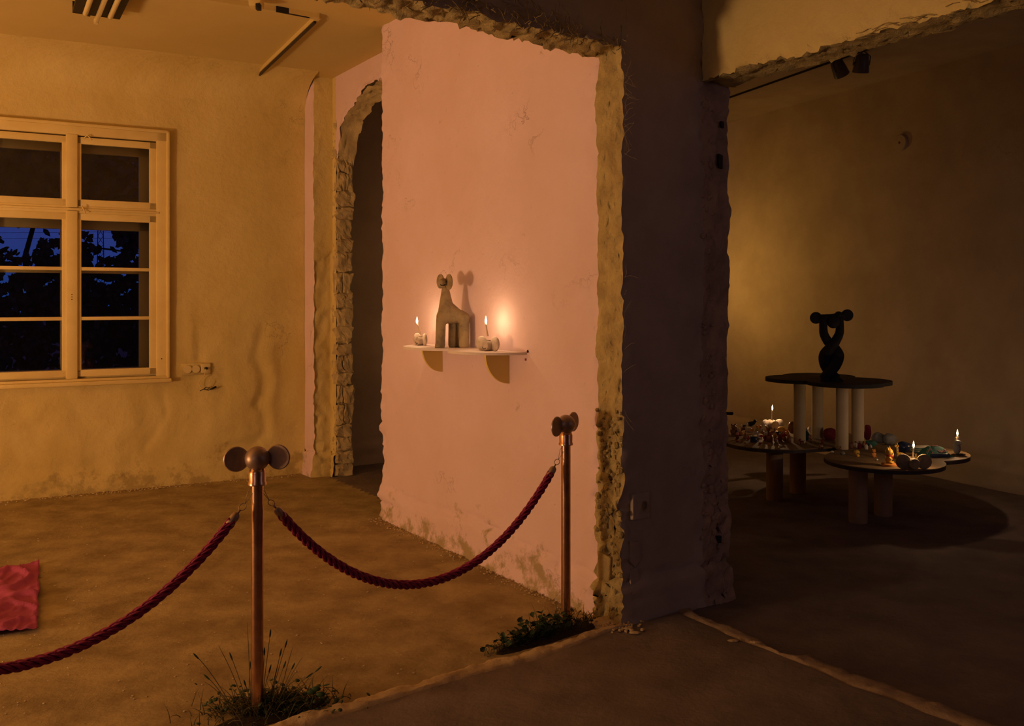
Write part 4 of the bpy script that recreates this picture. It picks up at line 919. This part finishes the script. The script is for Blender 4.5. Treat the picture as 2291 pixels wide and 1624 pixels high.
# ------------------------------------------------ candle room: the tiered clover table
TZ, UZ = .42, .93
def clover(cs, rad, n=16):
    pts = []
    cx = sum(c[0] for c in cs)/len(cs); cy = sum(c[1] for c in cs)/len(cs)
    for i in range(160):
        a = 2*PI*i/160; d = Vector((math.cos(a), math.sin(a))); best = .06
        for (x, y), r in zip(cs, rad):
            o = Vector((x-cx, y-cy)); b = d.dot(o); disc = b*b-(o.length_squared-r*r)
            if disc > 0: best = max(best, b+math.sqrt(disc))
        pts.append((cx+d.x*best, cy+d.y*best))
    return pts
LC = [(2.09, 7.30), (2.62, 6.46), (2.98, 6.80), (2.50, 7.60)]; LR = [.40, .40, .38, .38]
lt = thing('clover_table', (2.54, 7.06, 0), 0, 'low wide clover-shaped table crowded with figurines and candles on thick tube legs', 'table')
loc = Vector((2.54, 7.06, 0))
f = MB(); pts = [(x-loc.x, y-loc.y) for x, y in clover(LC, LR)]; f.prism(pts, TZ-.006, TZ, 0); f.prism([(x*.998, y*.998) for x, y in pts], TZ-.03, TZ-.006, 1); f.build('tabletop', [m_wood, m_edge], lt, smooth=False)
for px, py in ((1733, 1122), (1785, 1106), (1920, 1172), (1976, 1156)):
    q = fl(px, py-4, 0)-loc; f = MB(); f.lathe([(.062, 0), (.063, .002), (.063, TZ-.032), (.063, TZ-.03)], 28, mx=T(q.x, q.y, 0)); f.build('leg', m_tubed, lt, auto=40)
q = Vector((2.97, 6.95, 0))-loc; f = MB(); f.lathe([(.02, 0), (.02, .01), (.02, TZ-.03)], 12, mx=T(q.x, q.y, 0)); 
UC = [(2.31, 7.27), (2.52, 6.93), (2.63, 7.06), (2.50, 7.47)]; UR = [.29, .275, .28, .28]
ul = Vector((2.48, 7.17, TZ))
ut = thing('clover_stand', ul, 0, 'small dark clover-topped stand on pale tube legs standing on the low table', 'stand')
f = MB(); pts = [(x-ul.x, y-ul.y) for x, y in clover(UC, UR)]; f.prism(pts, UZ-TZ-.028, UZ-TZ); f.build('stand_top', m_blk, ut, smooth=False)
for px, py, d in ((1789, 990, 7.24), (1829, 980, 7.45), (1884, 1003, 6.93), (1919, 988, 7.12)):
    q = at(px, py, d)-ul; f = MB(); f.lathe([(.045, 0), (.046, .002), (.046, UZ-TZ-.03), (.046, UZ-TZ-.028)], 28, mx=T(q.x, q.y, 0)); f.build('leg', m_tube, ut, auto=40)
# braided black sculpture
sc_d = 6.98; sk = sc_d/F_
so_ = at(1860, 850, sc_d); so_.z = UZ
br = thing('braided_sculpture', so_, 0, 'black braided clay sculpture lifting a bar with round ends on the upper stand', 'sculpture')
def brad(n):
    K = [10, 11, 13, 14, 12, 10.5, 9.5, 8.8, 8.8]; return [(K[int(t)]*(1-t+int(t))+K[min(8, int(t)+1)]*(t-int(t)))*sk for t in [8*i/(n-1) for i in range(n)]]
def bp_(px, py, y=0): return ((px-1860)*sk, y, (853-py)*sk)
def smoothpath(P, n=8):
    P = [Vector(p) for p in P]; out = []
    for i in range(len(P)-1):
        a, b, c, d = P[max(i-1, 0)], P[i], P[i+1], P[min(i+2, len(P)-1)]
        for k in range(n): t = k/n; out.append(.5*((2*b)+(-a+c)*t+(2*a-5*b+4*c-d)*t*t+(-a+3*b-3*c+d)*t**3))
    return out+[P[-1]]
f = MB(); p = smoothpath([bp_(1840, 848, -.02), bp_(1848, 838, -.02), bp_(1864, 820, -.022), bp_(1873, 797, -.01), bp_(1868, 780, .02), bp_(1853, 764, .012), bp_(1843, 748, -.005), bp_(1842, 733, 0), bp_(1842, 714, 0)]); f.tube(p, brad(len(p)), 16); f.build('strand', m_blk, br)
f = MB(); p = smoothpath([bp_(1874, 848, .0), bp_(1862, 838, .02), bp_(1850, 818, .022), bp_(1847, 797, .01), bp_(1855, 780, -.02), bp_(1868, 764, -.012), bp_(1878, 748, .005), bp_(1879, 733, 0), bp_(1878, 712, 0)]); f.tube(p, brad(len(p)), 16); f.build('strand', m_blk, br)
f = MB(); f.tube([bp_(1832, 712), bp_(1860, 711), bp_(1888, 706)], .026, 16); f.ell(bp_(1862, 720, -.02), (.048, .045, .052), 20, 14); f.ell(bp_(1876, 706, .0), (.03, .03, .03), 16, 10); f.build('bar', m_blk, br)
for px, py in ((1825, 712), (1895, 706)):
    f = MB(); f.lathe([(0, -.012), (.04, -.012), (.045, -.006), (.045, .006), (.04, .012), (0, .012)], 26, mx=T(*bp_(px, py, -.005)) @ RX(PI/2)); f.build('disc_end', m_blk, br, auto=50)
f = MB(); f.ell(bp_(1843, 850, -.03), (.035, .04, .022), 16, 8); f.lathe([(.068, 0), (.062, .012), (.045, .03), (.02, .04)], 20, mx=T(*bp_(1866, 853, 0))); f.build('foot', m_blk, br)

# candle holders on the low table
def ont(px, py, z=TZ): return fl(px, py, z)
q = ont(1728, 960); holder('candle_holder', (q.x, q.y, TZ), .3, 'pale stone candle holder with big round discs at the back left of the table', .040, .09, .043, .2, mt=m_cerp, smile=False, sep=.07)
candle(at(1726, 938, q.y), at(1728, 917, q.y), .005, 'lit candle at the back left of the low table', 2.6)
q2 = ont(2044, 1049); holder('candle_holder', (q2.x, q2.y+.02, TZ), -.05, 'dark stone candle holder with two round discs at the front tip of the table', .036, .09, .050, .05, mt=m_cer, smile=False, sep=.068, dy=-.022)
candle(at(2042, 1026, q2.y+.045), at(2044, 1001, q2.y+.045), .005, 'lit candle at the front tip of the low table', 1.8)
q3 = ont(2141, 1017)
ms = thing('mouse_figurine', (q3.x, q3.y, TZ), .5, 'small grey mouse figurine with upright ears at the right tip of the table', 'figurine')
m_grey = mat('grey_glaze', (.22, .2, .2, 1), None, rough=.5)
f = MB(); f.ell((0, 0, .045), (.028, .025, .042), 16, 12); f.build('body', m_grey, ms)
f = MB(); f.ell((0, -.008, .088), (.022, .024, .020), 16, 10); f.ell((0, -.03, .084), (.008, .012, .008), 10, 6); f.build('head', m_grey, ms)
for k in (-1, 1):
    f = MB(); f.ell((k*.016, .0, .113), (.009, .005, .017), 10, 8); f.build('ear', m_wax, ms)
f = MB(); f.ell((-.02, -.03, .006), (.012, .025, .006), 10, 6); f.ell((.02, -.03, .006), (.012, .025, .006), 10, 6); f.build('feet', m_black, ms)
candle((q3.x+.005, q3.y+.028, TZ+.085), at(2142, 974, q3.y+.028), .005, 'lit candle rising behind the mouse figurine at the right tip of the table', 1.8)

# ------------------------------------------------ figurines and trinkets
def gm(name, r, g_, b, rough=.45, metal=0): return mat(name, (r, g_, b, 1), (r*.7, g_*.7, b*.7, 1), 30, rough, metal=metal)
m_yel = gm('yellow_glaze', .75, .45, .06, .35); m_red = gm('red_glaze', .5, .03, .03, .2); m_wht = gm('white_glaze', .72, .64, .52, .3); m_brn = gm('brown_glaze', .25, .12, .06, .3)
m_org = gm('orange_glaze', .7, .28, .06); m_teal = gm('teal_cloth', .04, .16, .13, .8); m_navy = gm('navy_lacquer', .02, .03, .08, .25); m_pnk = gm('pink_print', .8, .35, .38, .7); m_crim = gm('crimson_fabric', .17, .012, .035, .85); m_rock = gm('grey_rock', .22, .22, .22, .9); m_glass2 = gm('ruby_glass', .30, .05, .06, .08); m_amb = gm('amber_glass', .4, .16, .04, .1)
SZ = 7.2/F_
def fig(kind, px, py, hpx, mt, label, name, cat='figurine', rot=0.0, m2=None, group=None, z=TZ, build_parts=False):
    q = fl(px, py, z); h = hpx*q.y/F_; m2 = m2 or mt
    t = thing(name, (q.x, q.y, z), rot, label, cat, group)
    f = MB(); g_ = MB()
    if kind == 'bear':
        f.ell((0, 0, .30*h), (.24*h, .2*h, .28*h)); [f.ell((k*.16*h, -.12*h, .08*h), (.09*h, .13*h, .08*h), 8, 6) for k in (-1, 1)]; [f.ell((k*.24*h, -.05*h, .38*h), (.07*h, .08*h, .15*h), 8, 6) for k in (-1, 1)]
        g_.ell((0, -.02*h, .73*h), (.21*h, .2*h, .2*h)); g_.ell((0, -.2*h, .68*h), (.08*h, .07*h, .07*h), 8, 6); [g_.ell((k*.16*h, 0, .92*h), (.08*h, .04*h, .08*h), 8, 6) for k in (-1, 1)]; nm = ('body', 'head')
    elif kind == 'duck':
        f.ell((0, 0, .30*h), (.42*h, .26*h, .28*h), rot=Matrix.Rotation(.2, 3, 'Y')); f.ell((.36*h, 0, .42*h), (.16*h, .1*h, .06*h), 8, 5)
        g_.tube(smoothpath([(-.24*h, 0, .35*h), (-.34*h, 0, .58*h), (-.22*h, 0, .75*h), (-.3*h, 0, .86*h)], 4), [.12*h]*5+[.09*h]*8, 8); g_.ell((-.30*h, 0, .86*h), .14*h, 10, 8); g_.ell((-.47*h, 0, .84*h), (.1*h, .05*h, .04*h), 8, 5); nm = ('body', 'head')
    elif kind == 'bird':
        f.ell((0, 0, .62*h), (.42*h, .2*h, .2*h), rot=Matrix.Rotation(-.25, 3, 'Y')); f.tube([(-.3*h, 0, .55*h), (-.7*h, 0, .42*h), (-1.0*h, 0, .36*h)], [.12*h, .08*h, .02*h], 8); f.tube([(0, .05*h, .5*h), (0, 0, 0)], .025*h, 6); f.tube([(.08*h, -.05*h, .5*h), (.06*h, 0, 0)], .025*h, 6)
        g_.ell((.36*h, 0, .84*h), .15*h, 10, 8); g_.ell((.53*h, 0, .82*h), (.1*h, .03*h, .03*h), 6, 4); nm = ('body', 'head')
    elif kind == 'jar':
        f.lathe([(.22*h, 0), (.28*h, .05*h), (.30*h, .5*h), (.2*h, .68*h), (.13*h, .74*h), (.13*h, .8*h)], 16); g_.lathe([(.16*h, .8*h), (.17*h, .82*h), (.15*h, .93*h), (.04*h, 1.0*h)], 14); nm = ('jar_body', 'lid')
    elif kind == 'skull':
        f.ell((0, 0, .58*h), (.40*h, .42*h, .42*h), 14, 10); f.box((-.22*h, -.34*h, 0), (.22*h, .1*h, .34*h), bev=.06*h); [g_.ell((k*.16*h, -.36*h, .55*h), (.1*h, .08*h, .1*h), 8, 6) for k in (-1, 1)]; g_.ell((0, -.41*h, .36*h), (.04*h, .04*h, .07*h), 6, 4); nm = ('skull', 'eye_socket')
    elif kind == 'cone':
        f.lathe([(.36*h, 0), (.34*h, .1*h), (.2*h, .6*h), (.08*h, .9*h), (.02*h, h)], 14); g_.ell((0, 0, .96*h), .08*h, 8, 6); nm = ('body', 'tip')
    elif kind == 'egg':
        f.ell((0, 0, .46*h), (.36*h, .34*h, .5*h), 16, 12); f.lathe([(.2*h, 0), (.2*h, .06*h), (.1*h, .1*h)], 12); nm = ('body', '')
    elif kind == 'hedgehog':
        f.ell((0, 0, .42*h), (.75*h, .5*h, .5*h), 16, 12); [f.ell((x*h, -.3*h, .08*h), (.14*h, .1*h, .1*h), 6, 4) for x in (-.4, 0, .4)]; g_.ell((.82*h, -.05*h, .3*h), (.3*h, .2*h, .2*h), 10, 6); nm = ('body', 'snout')
    elif kind == 'box':
        f.box((-.5*h, -.4*h, 0), (.5*h, .4*h, .75*h), bev=.05*h); g_.box((-.53*h, -.43*h, .72*h), (.53*h, .43*h, h), bev=.06*h); nm = ('box_body', 'lid')
    elif kind == 'heart':
        f.ell((-.2*h, 0, .5*h), (.3*h, .2*h, .3*h), 10, 8); f.ell((.2*h, 0, .5*h), (.3*h, .2*h, .3*h), 10, 8); f.lathe([(.02*h, 0), (.3*h, .3*h), (.34*h, .45*h), (.2*h, .5*h)], 12); nm = ('body', '')
    elif kind == 'rock':
        f.ell((0, 0, .42*h), (.75*h, .55*h, .48*h), 14, 10); f.v = [tuple(Vector(v)+noise.noise_vector(Vector(v)*(2/h)+Vector((px, 0, 0)))*.22*h) for v in f.v]; nm = ('rock', '')
    elif kind == 'dog':
        f.ell((0, 0, .42*h), (.38*h, .17*h, .18*h), 12, 8); [f.tube([(x*h, y*h, .4*h), (x*h, y*h, 0)], .07*h, 8) for x in (-.26, .26) for y in (-.09, .09)]; f.tube([(.34*h, 0, .5*h), (.5*h, 0, .72*h)], .04*h, 6)
        g_.ell((-.38*h, 0, .74*h), (.2*h, .15*h, .17*h), 12, 8); g_.ell((-.56*h, 0, .68*h), (.12*h, .08*h, .08*h), 8, 6); [g_.ell((-.3*h, k*.13*h, .88*h), (.05*h, .04*h, .12*h), 8, 5) for k in (-1, 1)]; nm = ('body', 'head')
    f.build(nm[0], mt, t)
    if nm[1] and g_.v: g_.build(nm[1], m2, t)
    return t
GL, GT = 'figurines crowded on the left lobe', 'trinkets crowded on the front lobe'
fig('bear', 1641, 974, 26, m_brn, 'tall dark figurine half hidden behind the opening jamb at the table\'s left', 'bear_figurine', group=GL)
fig('duck', 1657, 974, 17, m_org, 'orange and white duck figurine near the left jamb', 'duck_figurine', m2=m_wht, group=GL, rot=.3)
fig('duck', 1677, 970, 24, m_wht, 'white swan figurine with curved neck left of the stone candle holder', 'swan_figurine', group=GL, rot=.2)
fig('dog', 1690, 977, 20, m_wht, 'cream dog figurine in front of the white swan', 'dog_figurine', m2=m_org, group=GL)
fig('bird', 1680, 964, 26, m_blk, 'dark long-tailed bird figurine silhouetted left of the back candle', 'bird_figurine', group=GL, rot=0.1)
fig('hedgehog', 1748, 966, 13, m_yel, 'yellow rounded hedgehog figurine beside the back candle holder', 'hedgehog_figurine', m2=m_org, group=GL)
fig('egg', 1772, 968, 27, m_brn, 'dark brown egg-shaped ornament left of the pale tube leg', 'egg_ornament', cat='ornament', group=GL)
fig('egg', 1712, 966, 16, m_wht, 'small white shell ornament below the back candle holder', 'shell_ornament', cat='ornament', group=GL)
fig('bear', 1719, 977, 22, m_amb, 'amber bear figurine below the white shell', 'bear_figurine', group=GL)
fig('cone', 1667, 981, 14, m_brn, 'brown cone ornament at the left front of the table', 'cone_ornament', cat='ornament', group=GL)
fig('box', 1686, 989, 13, m_navy, 'small navy lacquer box at the left front edge', 'trinket_box', cat='box', group=GL)
fig('heart', 1703, 980, 9, m_red, 'little glossy red heart between the navy box and the bears', 'heart_ornament', cat='ornament', group=GL)
fig('hedgehog', 1741, 973, 9, m_black, 'flat black car toy below the yellow hedgehog', 'toy_car', cat='toy', group=GL, rot=.1)
lab = ['first ruby glass figurine from the left in the front row of the left lobe', 'second ruby glass jar from the left in the front row', 'third ruby glass figurine from the left in the front row', 'fourth ruby glass jar from the left in the front row', 'fifth ruby glass figurine from the left in the front row', 'last ruby glass jar before the pale tube leg']
for i, px in enumerate((1713, 1724, 1735, 1745, 1755, 1765)):
    fig('jar' if i % 2 else 'bear', px, 986+(i % 3)*2, 21-(i % 2)*3, (m_glass2, m_amb, m_brn)[i % 3], lab[i], 'glass_jar' if i % 2 else 'glass_figurine', cat='jar' if i % 2 else 'figurine', group='ruby glass row', m2=(m_wht, m_red, m_amb)[i % 3], rot=i*.4)
fig('jar', 1803, 984, 26, m_teal, 'dark teal bottle between the two left tube legs', 'bottle', cat='bottle', m2=m_wht)
fig('egg', 1811, 966, 12, m_wht, 'pale round ornament behind the teal bottle', 'ball_ornament', cat='ornament')
for i, px in enumerate((1650, 1659, 1668, 1700, 1721, 1746)):
    fig('rock', px, 989+(px-1650)*.10, 5, (m_glass2, m_amb, m_wht)[i % 3], ['leftmost', 'second', 'third', 'fourth', 'fifth', 'last'][i]+' tiny shiny pebble, counted from the jamb, on the left lobe\'s front edge', 'pebble', cat='pebble', group='pebbles on the left front edge')
fig('dog', 1794, 993, 12, m_crim, 'small crimson dog figurine right of the first pale tube leg', 'dog_figurine')
more = [('dog', 1664, 966, 17, 'brown', 'left of the white swan'), ('bear', 1700, 968, 18, 'white', 'between the swan and the stone holder'), ('duck', 1729, 971, 14, 'amber', 'in front of the stone holder'),
        ('bear', 1650, 983, 17, 'ruby', 'near the jamb in the front row'), ('duck', 1708, 973, 15, 'brown', 'below the stone holder'), ('jar', 1693, 969, 18, 'white', 'behind the cream dog'), ('dog', 1733, 979, 15, 'white', 'behind the ruby glass row'),
        ('bear', 1752, 980, 17, 'red', 'behind the ruby glass row near the pale leg'), ('cone', 1762, 975, 14, 'orange', 'in front of the dark egg ornament'), ('duck', 1780, 978, 12, 'white', 'close left of the pale tube leg'), ('jar', 1645, 968, 20, 'amber', 'against the jamb at the far left'),
        ('egg', 1674, 984, 10, 'red', 'just left of the navy box'), ('bear', 1696, 985, 13, 'brown', 'right of the navy box'), ('dog', 1716, 987, 12, 'amber', 'at the left end of the ruby glass row'), ('egg', 1738, 990, 8, 'white', 'in front of the ruby glass row'),
        ('bear', 1812, 990, 16, 'brown', 'right of the teal bottle'), ('duck', 1820, 978, 12, 'ruby', 'beside the second pale tube leg'), ('egg', 1798, 974, 13, 'red', 'above the teal bottle'), ('cone', 1840, 992, 12, 'ruby', 'left of the crimson pouch'), ('bear', 1873, 996, 13, 'red', 'right of the crimson pouch')]
MC = {'brown': m_brn, 'white': m_wht, 'amber': m_amb, 'ruby': m_glass2, 'red': m_red, 'orange': m_org}
for i, (kd, px, py, hp, cn, wh) in enumerate(more):
    fig(kd, px, py, hp, MC[cn], 'small %s %s %s' % (cn, {'dog': 'dog figurine', 'bear': 'bear figurine', 'duck': 'duck figurine', 'jar': 'lidded jar', 'cone': 'cone ornament', 'egg': 'egg ornament'}[kd], wh), {'dog': 'dog_figurine', 'bear': 'bear_figurine', 'duck': 'duck_figurine', 'jar': 'lidded_jar', 'cone': 'cone_ornament', 'egg': 'egg_ornament'}[kd], cat={'jar': 'jar', 'cone': 'ornament', 'egg': 'ornament'}.get(kd, 'figurine'), rot=i*1.3, m2=(m_wht, m_org, m_brn, m_pnk)[i % 4], group=GL)
# red bags and rocks behind
def lump(px, py, wpx, hpx, mt, label, name, cat, seed=0):
    q = fl(px, py, TZ); k = q.y/F_; f = MB(); f.ell((0, 0, hpx*k*.5), (wpx*k*.5, wpx*k*.35, hpx*k*.52), 20, 14)
    f.v = [tuple(Vector(v)+noise.noise_vector(Vector(v)*22+Vector((seed, 0, 0)))*.012*Vector((1, 1, .8)).length/1.6) for v in f.v]
    f.v = [(v[0], v[1], max(v[2], 0)) for v in f.v]; o = f.build(name, mt); o.location = (q.x, q.y, TZ); return tag(o, label, cat)
lump(1857, 985, 30, 28, m_crim, 'slumped crimson fabric pouch between the pale tube legs', 'pouch', 'pouch', 1)
lump(1941, 984, 16, 34, m_crim, 'upright crimson fabric pouch right of the last tube leg', 'pouch', 'pouch', 5)
lump(1966, 992, 34, 24, m_rock, 'rounded grey rock right of the crimson pouch', 'rock', 'rock', 9)
lump(1990, 995, 30, 24, m_rock, 'grey-blue rock with a pale end behind the yellow giraffe', 'rock', 'rock', 14)
lump(2022, 1012, 34, 26, m_navy, 'dark domed basket behind the front candle', 'basket', 'basket', 21)
lump(1948, 1000, 26, 16, m_teal, 'dark teal cloth bundle behind the small bear', 'cloth_bundle', 'cloth', 25)
for i, (px, py) in enumerate(((1905, 1003), (1914, 1001), (1923, 1004), (1932, 1001), (1938, 1005))):
    fig('jar', px, py, 14, (m_brn, m_wht, m_crim)[i % 3], ['leftmost', 'second from left', 'middle', 'second from right', 'rightmost'][i]+' of five tiny patterned cups right of the front tube leg', 'tiny_cup', cat='cup', m2=m_crim, group='cups right of the front tube leg')
fig('cone', 1947, 1001, 12, m_wht, 'pale cone ornament above the small bear figurine', 'cone_ornament', cat='ornament')
fig('skull', 1917, 1021, 15, m_yel, 'yellowish skull ornament right of the front tube leg', 'skull_ornament', cat='ornament', m2=m_blk, rot=.5)
fig('bear', 1955, 1023, 19, m_org, 'small brown bear figurine left of the yellow cat', 'bear_figurine', m2=m_org, rot=.4)
fig('box', 1837, 1003, 8, m_brn, 'small wooden cup at the left of the front lobe', 'wooden_cup', cat='cup')
fig('rock', 1885, 1017, 8, m_rock, 'crumpled silver foil ball in front of the front tube leg', 'foil_ball', cat='foil')
fig('rock', 1862, 1013, 5, m_wht, 'pale pebble left of the foil ball', 'pebble', cat='pebble')
fig('bear', 1880, 1007, 10, m_brn, 'tiny brown figurine at the foot of the front tube leg', 'tiny_figurine', rot=.2)
fig('rock', 1962, 1030, 4, m_wht, 'flat pale tag left of the yellow cat', 'tag', cat='tag')
# plank piece
f = MB(); q = fl(1850, 1003, TZ); f.box((-.05, -.02, 0), (.05, .02, .012), bev=.003, mx=RZ(.4)); o = f.build('wooden_piece', m_wood); o.location = (q.x, q.y, TZ+.001); tag(o, 'flat wooden offcut on the left part of the front lobe', 'wood')
# yellow cat on round base
q = fl(1988, 1042, TZ); k = q.y/F_
ct = thing('cat_figurine', (q.x, q.y, TZ), .9, 'yellow seated cat figurine with a red scarf on a round base near the front candle', 'figurine')
f = MB(); f.lathe([(16*k, 0), (17*k, 1*k), (16*k, 5*k), (14*k, 6*k)], 28); f.build('base', m_org, ct, auto=40)
f = MB(); f.ell((0, 0, 15*k), (7.5*k, 7*k, 11*k), 16, 12); f.ell((-5*k, -6*k, 8*k), (3*k, 5*k, 2.5*k), 10, 6); f.ell((5*k, -6*k, 8*k), (3*k, 5*k, 2.5*k), 10, 6); f.tube([(6*k, -2*k, 20*k), (9*k, -6*k, 21*k), (9*k, -7*k, 26*k)], [2.2*k, 2*k, 2*k], 8); f.tube([(-6*k, -2*k, 20*k), (-8*k, -6*k, 17*k), (-3*k, -8*k, 16*k)], [2.2*k, 2*k, 2*k], 8); f.build('body', m_yel, ct)
f = MB(); f.ell((0, -1*k, 31*k), (9*k, 8.5*k, 8.5*k), 18, 12); f.ell((0, -8*k, 29*k), (4*k, 3*k, 2.6*k), 10, 6); f.build('head', m_yel, ct)
for s_ in (-1, 1): f = MB(); f.lathe([(3.4*k, 0), (2.4*k, 3*k), (.3*k, 8*k)], 10, mx=T(s_*5.5*k, 0, 36*k) @ RY(s_*.25)); f.build('ear', m_yel, ct)
f = MB(); f.tube([(6.2*k*math.cos(a), 6.0*k*math.sin(a)-.5*k, 23.5*k) for a in [2*PI*i/20 for i in range(20)]], 1.5*k, 8, closed=True); f.tube([(0, -7*k, 23*k), (1*k, -8.5*k, 18*k)], 1.3*k, 6); f.build('scarf', m_red, ct)
# toy giraffe
q = fl(2011, 1029, TZ); k = q.y/F_
gt = thing('giraffe_toy', (q.x, q.y, TZ), -.3, 'small yellow spotted giraffe toy between the cat and the front candle', 'toy')
f = MB(); f.ell((4*k, 0, 13*k), (8*k, 4*k, 4.5*k), 14, 9)
for x in (-2, 9):
    for y in (-2, 2): f.tube([(x*k, y*k, 12*k), (x*k, y*k, 0)], 1.5*k, 8)
f.tube([(-2*k, 0, 14*k), (-3*k, 0, 22*k), (-3.5*k, 0, 30*k)], [3.2*k, 2.4*k, 2*k], 10); f.build('body', m_yel, gt)
f = MB(); f.ell((-4.5*k, 0, 31*k), (5*k, 3.2*k, 3.4*k), 14, 9); [f.ell((-2*k, s_*5*k, 33*k), (1.2*k, 3*k, 1.6*k), 8, 5) for s_ in (-1, 1)]; [f.tube([(-3*k, s_*1.5*k, 33*k), (-3*k, s_*1.7*k, 38*k)], .6*k, 6) for s_ in (-1, 1)]; f.build('head', m_yel, gt)
f = MB(); [f.ell(p_, (1.4*k, .8*k, 1.4*k), 8, 5) for p_ in ((-4*k, -2.8*k, 31*k), (-3*k, -2.1*k, 25*k), (-2*k, -2.4*k, 20*k), (3*k, -3.7*k, 14*k), (7*k, -3.5*k, 12*k), (0, -3.5*k, 12*k))]; f.build('spots', m_brn, gt)
fig('bear', 2049, 1026, 11, m_yel, 'tiny yellow figurine peeking out right of the front candle', 'tiny_figurine')
# papers behind the candle
for i in range(6):
    f = MB(); q = fl(2062, 1010, TZ); f.box((-.075, -.05, 0), (.075, .05, .006), bev=.001, mx=RZ(.2+.12*math.sin(i*2.1))); o = f.build('leaflet', (m_teal, m_wht)[i % 2]); o.location = (q.x, q.y, TZ+.0005+i*.0065)
    tag(o, ['lowest leaflet of the small pile right of the front candle', 'second lowest leaflet of the small pile right of the front candle', 'third leaflet up in the small pile right of the front candle', 'fourth leaflet up in the small pile right of the front candle', 'fifth leaflet up in the small pile right of the front candle', 'top leaflet of the small pile right of the front candle'][i], 'leaflet', 'leaflets in the small pile')
# printed green pouch
q = fl(2097, 1020, TZ); k = q.y/F_
gp_ = thing('printed_pouch', (q.x, q.y, TZ), .15, 'dark green pouch printed with pink lettering between the front candle and the mouse', 'pouch')
f = MB(); nx, ny = 30, 14; vs = []
def pz(u, v): return (5+15*math.sin(PI*min(1, v*1.0))*.5+9*math.exp(-((v-.65)/.35)**2)*math.sin(PI*u)**.6+2*noise.noise(Vector((u*6, v*5, 3))))*k*(.15+.85*min(1, 6*u, 6*(1-u)))
def pp_(u, v): return ((u-.5)*56*k, (v-.35)*52*k, pz(u, v))
for i in range(nx+1):
    for j in range(ny+1): vs.append(pp_(i/nx, j/ny))
c_ = ny+1; f.add(vs, [(i*c_+j, (i+1)*c_+j, (i+1)*c_+j+1, i*c_+j+1) for i in range(nx) for j in range(ny)])
for i in range(nx): a = i*c_; f.add([vs[a], vs[a+c_], (vs[a+c_][0], vs[a+c_][1], 0), (vs[a][0], vs[a][1], 0)], [(3, 2, 1, 0)])
f.build('pouch_cloth', m_teal, gp_)
for (u0, v0, n_) in ((.06, .32, 4), (.40, .50, 5), (.56, .74, 3), (.46, .14, 6), (.74, .22, 3), (.1, .08, 2)):
    f = MB(); up = Vector((0, -.001, .002)); zz = []
    for i in range(n_):
        u = u0+i*.055; zz += [Vector(pp_(u, v0))+up, Vector(pp_(u+.02, v0+.12))+up, Vector(pp_(u+.04, v0+.02))+up]
    f.tube(zz, .0016, 4); f.build('lettering', m_pnk, gp_)
f = MB(); f.box((-28*k, -22*k, 0), (16*k, -15*k, 8*k), bev=2*k); f.build('hem', m_navy, gp_)

# ------------------------------------------------ fittings of the candle room
rp0, rp1 = (R0[0], R0[1]), (r2x(2.6), 2.6)
q = onw(2017, 320, rp0, rp1); ra = math.atan2(rp1[1]-rp0[1], rp1[0]-rp0[0])
wn = Vector((math.sin(ra), -math.cos(ra), 0))
dc = thing('smoke_detector', (q.x+wn.x*.0, q.y+wn.y*.0, q.z), ra, 'round pale disc detector fixed high on the candle room wall', 'detector')
f = MB(); f.lathe([(.075, -.03), (.075, .02), (.07, .028), (0, .03)], 30, mx=RX(PI/2) @ T(0, 0, .0)); f.build('disc', m_room2, dc, auto=40)
f = MB(); f.ell((0, -.03, 0), (.012, .004, .012), 12, 6); f.build('button', m_brn, dc)
def c2(px, py): return ceilpt(px, py, 3.585)
t2 = thing('lighting_track', (0, 0, 0), 0, 'thin dark track along the candle room ceiling carrying two spotlights', 'lighting track')
k0, k1 = c2(1633, 217), c2(1838, 145); dr = (k1-k0).normalized(); k2 = k0+dr*((k1-k0).length*1.9)
f = MB(); L = (k2-k0).length; f.box((-.6, -.005, 3.572), (L, .005, 3.6), mx=T(k0.x, k0.y, 0) @ RZ(math.atan2(dr.y, dr.x))); f.build('rail', m_black, t2, smooth=False)
m_spot = mat('spotlight_shell', (.10, .085, .09, 1), None, rough=.35)
for i, (px, py, hd) in enumerate(((1876, 150, 0), (1928, 140, 1))):
    d_ = 8.0; r_ = (px-CX)/F_; tt = (r_*k0.y-k0.x)/(dr.x-r_*dr.y); p = k0+dr*tt; kk = p.y/F_; zt = H-(py-CY)/F_*p.y
    sl_ = thing('spotlight', (p.x, p.y, 3.56), 0, ['left ceiling spotlight, turned sideways on the candle room track', 'right ceiling spotlight, facing the camera on the candle room track'][i], 'spotlight', 'spotlights on the candle room track')
    f = MB(); f.tube([(0, 0, 0), (0, 0, zt-3.56+.03)], .012, 8); f.build('stem', m_spot, sl_)
    if hd == 0: mxx = T(0, 0, zt-3.56) @ RZ(.6) @ RY(2.5)
    else: mxx = T(0, 0, zt-3.56) @ RX(PI+.35)
    f = MB(); f.lathe([(.03, -.07), (.05, -.05), (.058, .0), (.066, .075), (.064, .08), (.055, .07), (.0, .03)], 24, mx=mxx); o = f.build('lamp_head', m_spot, sl_, auto=50)
    f = MB(); f.tube([(-.065, 0, -.05), (-.07, 0, .02), (0, 0, -.095)], .005, 6, mx=mxx); f.tube([(.065, 0, .02), (.065, 0, -.05), (0, 0, -.095)], .005, 6, mx=mxx); f.build('yoke', m_spot, sl_)
